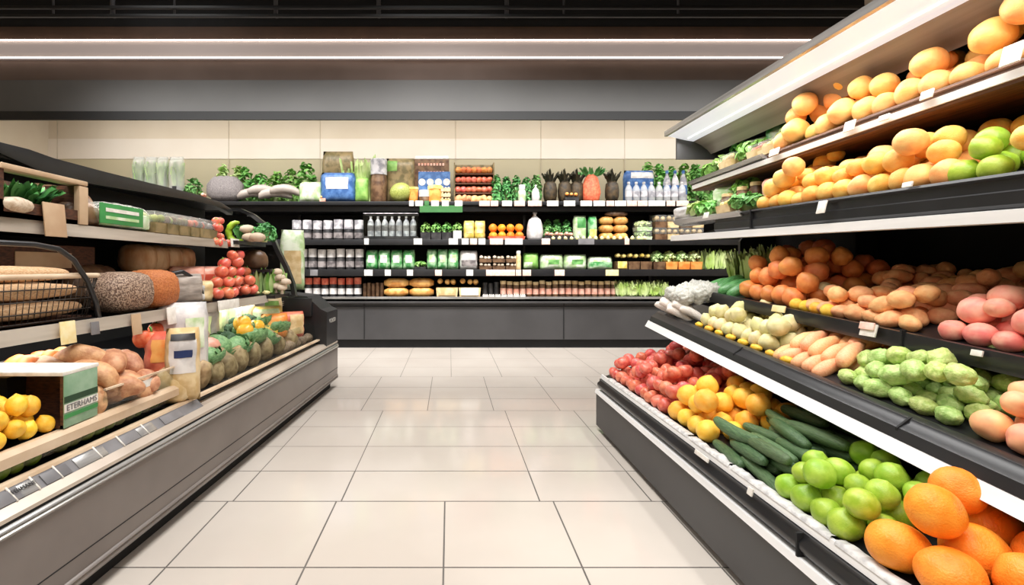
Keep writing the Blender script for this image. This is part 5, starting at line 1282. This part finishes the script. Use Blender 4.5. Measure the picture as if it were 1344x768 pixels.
for i, (px, d, h) in enumerate(((246, .62, .0), (262, .6, .0), (278, .58, .0))):
    make_pouch('pink_meat_pack', LP(px, d, hB + .01), .26, .24, .12, 'pk_pink', f"pink meat pack leaning behind the cream pack, {nth(i)} from the rust mesh bag", 'pack', 'pink meat packs', 'pk_red', (-.6, .7, -.5, .5), rz=.9)
for i, px in enumerate((172, 190, 208, 226, 244, 181, 199, 217, 235)):
    make_loaf('bread_roll', LP(px, .78, hB + .02 + (.19 if i > 4 else 0)), .22, .2, .19, 'bread_pale', f"pale bread roll behind the mesh bags, {'upper' if i > 4 else 'lower'} layer, {nth(i % 5)} from the basket", 'bread', 'bread rolls at the back', rz=PI / 2)
make_loaf('brown_carton_roll', LP(118, .7, hB + .02), .34, .2, .24, 'pk_brown', 'brown paper roll lying behind the netted loaves', 'paper roll', rz=PI / 2)
e = empty('slatted_crate', LP(28, .82, hB + .2), 0, 'dark slatted wooden crate with a tan panel above the bread basket', 'crate')
link('crate_body', box_mesh('crate_body', (-.16, .16, -.3, .3, 0, .16), 'dark_wood', .006), e)
link('tan_panel', box_mesh('tan_panel', (.161, .166, -.22, .12, .04, .12), 'tan_card', .002), e)
for sx in (-.12, .12): 
    for sy in (-.27, .27): link('leg', cached('slatleg', lambda: box_mesh('leg', (-.012, .012, -.012, .012, -.2, 0), 'dark_wood', .003)), e, (sx, sy, 0))
# tomatoes at the far end of the middle shelf
k = 0
for layer, (n, h0) in enumerate(((5, .0), (4, .078), (3, .156), (2, .225), (2, .29))):
    for j in range(2 if layer < 3 else 1):
        for i in range(n):
            px = 282 + 13 * i + 5 * layer + 2 * j; d = .37 + .12 * j + .03 * layer
            e = empty('tomato', LP(px, d, hB + .012 + h0 + R.uniform(0, .01)), R.uniform(0, 6), f"red tomato in the middle shelf heap, {('bottom', 'second', 'third', 'fourth', 'top')[layer]} layer, {('front', 'rear')[j]} row, {nth(i)} from the pink packs", 'tomato', 'tomatoes on the middle shelf')
            e.rotation_euler = (R.uniform(-.6, .6), R.uniform(-.6, .6), R.uniform(0, 6))
            s = .047 + R.uniform(-.003, .005)
            link('tomato_body', TOMATO[k % 3], e, (0, 0, .04), None, s); link('calyx', CALYX, e, (0, 0, .04), None, s); k += 1
# mushrooms, leeks near the frame end
for i, (px, d, h) in enumerate(((357, .40, .0), (364, .36, .01), (372, .34, .0), (361, .42, .08), (369, .40, .09), (377, .36, .05), (364, .46, .14))):
    Y = 4.45
    e = empty('button_mushroom', (at(px, 0, Y).x, Y - .02 * (i % 3), hB + h + .02), i, f"button mushroom in the cluster by the curved frame end, {nth(i)} from the tomatoes", 'mushroom', 'button mushrooms')
    link('cap', cached('bmc', lambda: lathe_mesh('cap', [(0, .0), (.03, -.003), (.046, .004), (.048, .02), (.036, .042), (.015, .05), (0, .052)], 'mushroom_white', 16, 2)), e, (0, 0, .02))
    link('stem', cached('bms', lambda: lathe_mesh('stem', [(.016, -.02), (.014, .024)], 'mushroom_white', 10)), e)
shx = link('end_shelf', box_mesh('end_shelf', (LX(4.4, .98), LX(4.4, .24), 4.22, 4.6, hB - .03, hB), 'black_plastic'), lc, (1.5, -2, 0))
for i in range(3):
    make_leafy('leek_bunch', (at(343 + 8 * i, 0, 4.46).x, 4.46, hB), .14, .24, .14, ('leaf_pale', 'leaf_green', 'leaf_pale')[i], f"pale leek bunch between the tomatoes and mushrooms, {nth(i)} from the tomatoes", 'leek', 'leeks on the middle shelf', 24, seed=i, upright=.8, stalk='leaf_pale')
for i, px in enumerate((338, 352)):
    o = link('white_slice', WHITE[i], None, (at(px, 0, 4.3).x, 4.26, hB + .02), (0, PI / 2, i), (.02, .03, .03))
    tag(o, f"small white vegetable piece at the shelf edge below the {'tomatoes' if i == 0 else 'leeks'}", 'vegetable')
pb = make_pouch('pale_green_bag', (at(384, 0, 5.05).x, 5.05, 1.06), .24, .62, .1, 'pk_pale', 'tall pale green paper bag leaning beyond the curved frame', 'bag', None, 'pk_cream', (-.7, .7, -.8, .3), rz=.35, seed=1, tilt=.0)

# ---- upper shelf of the left case (h 1.50)
hA = 1.515
e = empty('produce_crate', LP(22, .64, hA), 0, 'dark wooden crate with tan corner post and dark greens inside', 'crate')
link('crate_frame', (lambda bm: (box(bm, -.14, .14, -.24, .24, 0, .02), box(bm, -.14, -.12, -.24, .24, 0, .2), box(bm, -.14, .14, .22, .24, 0, .2), box(bm, -.14, .14, -.24, -.22, 0, .2), box(bm, .12, .14, -.24, .24, 0, .07), mesh('crate_frame', bm, 'dark_wood', False))[-1])(bmesh.new()), e)
link('corner_post', box_mesh('corner_post', (.12, .15, .19, .25, 0, .195), 'tan_card', .004), e)
link('top_rail', box_mesh('top_rail', (.06, .15, -.24, .25, .2, .225), 'tan_card', .008), e)
link('greens', leaf_mesh(50, .16, .3, .08, 'leaf_dark', 2, depth=.4), e, (0, 0, .02))['kind'] = 'stuff'
o = link('pale_gourd', cached('pgourd', lambda: fruit('pale_gourd', 'mushroom_white', 14, 14, length=2.2, power=.7, amp=.1)), None, LP(22, .5, hA + .055), (PI / 2, 0, 0), .034)
tag(o, 'pale oblong gourd lying before the dark greens crate', 'gourd')
make_loaf('bark_loaf', LP(72, .78, hA), .5, .2, .22, 'pk_brown', 'long dark brown loaf behind the tan shelf card', 'bread', rz=PI / 2)
for i, px in enumerate((102, 112)):
    make_loaf('brown_loaf', LP(px, .6, hA), .22, .14, .13 - .02 * i, 'pk_brown', f"smaller brown loaf beside the green label pack, {nth(i)} from the tan card", 'bread', 'small brown loaves', rz=PI / 2)
e = empty('green_label_pack', LP(155, .58, hA), -.05, 'clear rounded pack with a wide green and white label', 'pack')
me = make_loaf('tmp', (0, 0, 0), .5, .16, .15, 'film', 'x x x x', 'x').data
bpy.data.objects.remove(bpy.data.objects['tmp'])
link('clear_shell', me, e, None, (0, 0, PI / 2))
link('contents', box_mesh('contents', (-.06, .06, -.2, .2, .01, .1), 'pk_pale', .02), e)
lb = link('green_label', box_mesh('green_label', (.076, .082, -.24, .1, .02, .13), 'band_green', .002), e)
link('white_stripe', box_mesh('white_stripe', (.082, .084, -.2, .06, .085, .105), 'tag_white'), lb); link('white_stripe', box_mesh('white_stripe', (.082, .084, -.2, .06, .045, .062), 'pk_pale'), lb)
for i, (px, m, c) in enumerate(((205, 'pk_olive', 'olive green'), (220, 'pk_brown', 'brown'), (236, 'pk_kraft', 'greenish brown'), (250, 'pk_red', 'red-topped'), (262, 'pk_grey', 'grey'))):
    make_punnet('snack_tray', LP(px, .58, hA), .15, .26, .13, 'pk_kraft', m, .03, f"{c} filled tray on the upper shelf after the green label pack", 'tray', None, 'film')
k = 0
for layer, n in enumerate((4, 3, 3, 2)):
    for i in range(n):
        e = empty('cherry_tomato', LP(281 + 5.4 * i + 2 * (layer % 2), .53 + .03 * (layer % 2), hA - .04 + .055 * layer), 0, f"tomato in the hanging cluster at the upper shelf end, {('bottom', 'second', 'third', 'top')[layer]} layer, {nth(i)} across", 'tomato', 'tomato cluster on the upper shelf')
        e.rotation_euler = (R.uniform(-1, 1), R.uniform(-1, 1), 0)
        link('tomato_body', TOMATO[k % 3], e, (0, 0, .03), None, .032); link('calyx', CALYX, e, (0, 0, .03), None, .032); k += 1
she = link('end_shelf', box_mesh('end_shelf', (LX(4.3, .98), LX(4.3, .46), 4.0, 4.6, hA - .03, hA), 'black_plastic'), lc, (1.5, -2, 0))
Yq = 4.3
def AP(px, h=0, Y=Yq): return Vector((at(px, 0, Y).x, Y, hA + h))
e = empty('green_pepper', AP(312), 0, 'bright green curved pepper opened to show dark leaves', 'pepper')
bm = bmesh.new(); tube(bm, [(-.0 + .08 * math.cos(a), 0, .09 + .085 * math.sin(a)) for a in [PI * .45 + PI * 1.25 * q / 10 for q in range(11)]], .028, 10, False, [.012, .02, .026, .03, .03, .03, .03, .028, .026, .02, .012])
link('pepper_body', mesh('pepper_body', bm, 'lime_skin'), e)
link('dark_leaves', leaf_mesh(40, .13, .14, .06, 'leaf_dark', 4, depth=.08), e, (.03, .02, .02))
for i, (px, h) in enumerate(((325, .075), (328, .0), (338, .0))):
    o = link('portobello', cached('porto', lambda: lathe_mesh('portobello', [(0, 0), (.03, 0), (.045, .01), (.07, .03), (.06, .06), (.03, .075), (0, .08)], 'mushroom_white', 16, 2)), None, AP(px, h, Yq - .05 * i), (0, 0, i))
    tag(o, f"pale rounded mushroom beside the green pepper, {('stacked upper', 'lower', 'outer')[i]} one", 'mushroom', 'pale mushrooms on the upper shelf')
make_bush('kale_bunch', AP(347), .2, .18, .18, 'leaf_dark', 'dark green kale bunch at the curved frame', 'greens', None, 140, .05, 1)
make_sack('brown_cloth_bag', (at(333, 0, 4.5).x, 4.5, 1.28), .26, .18, 'pk_brown', 'brown cloth bag tucked below the upper shelf end', 'bag', neck=False)
shf = link('small_shelf', box_mesh('small_shelf', (LX(4.5, 1.0), LX(4.5, .34), 4.36, 4.6, 1.25, 1.275), 'black_plastic'), lc, (1.5, -2, 0))

# ================================================================== LIGHT
def area(name, loc, rot, sx, sy, e, col=(1, .985, .965)):
    l = bpy.data.lights.new(name, 'AREA'); l.shape = 'RECTANGLE'; l.size = sx; l.size_y = sy; l.energy = e; l.color = col
    o = bpy.data.objects.new(name, l); C.objects.link(o); o.location = loc; o.rotation_euler = rot
    return o
area('ceiling_lamp', (-.2, 2.6, 5.2), (0, 0, 0), 1.6, 7, 265).data.spread = math.radians(140)
area('ceiling_lamp', (0.0, -1.6, 4.0), (.75, 0, 0), 5, 1.5, 75)
area('ceiling_lamp', (-4.0, 3.0, 5.2), (0, .0, 0), 1.2, 7, 70)
area('wall_washer', (0, 7.35, 3.75), (-.5, 0, 0), 12, .25, 132, (1, .98, .95)).rotation_euler = (.55, 0, 0)
area('back_goods_fill', (0, 5.6, 4.6), (.5, 0, 0), 10, .6, 200).data.spread = math.radians(75)  # unseen fill, angled and narrowed to brighten the goods on the back case
area('case_lamp_light', (1.80, 2.1, 2.29), (0, .3, 0), .1, 3.4, 22, (1, .985, .96))
area('under_shelf_fill', (-1.83, 3.1, .985), (0, .25, -.05), .1, 2.6, 9, (1, .96, .92))  # added light with no fitting, brightens the goods below the middle shelf
area('left_case_lamp', (-1.95, 2.8, 1.80), (0, 0, 0), .1, 3.4, 7, (1, .93, .85))
w = bpy.data.worlds.new('world'); bpy.context.scene.world = w; w.use_nodes = True
w.node_tree.nodes['Background'].inputs[0].default_value = (1, .96, .92, 1); w.node_tree.nodes['Background'].inputs[1].default_value = .08
sc = bpy.context.scene
sc.view_settings.view_transform = 'Standard'; sc.view_settings.exposure = 0
sc.cycles.max_bounces = 6; sc.cycles.transparent_max_bounces = 12; sc.cycles.use_denoising = True
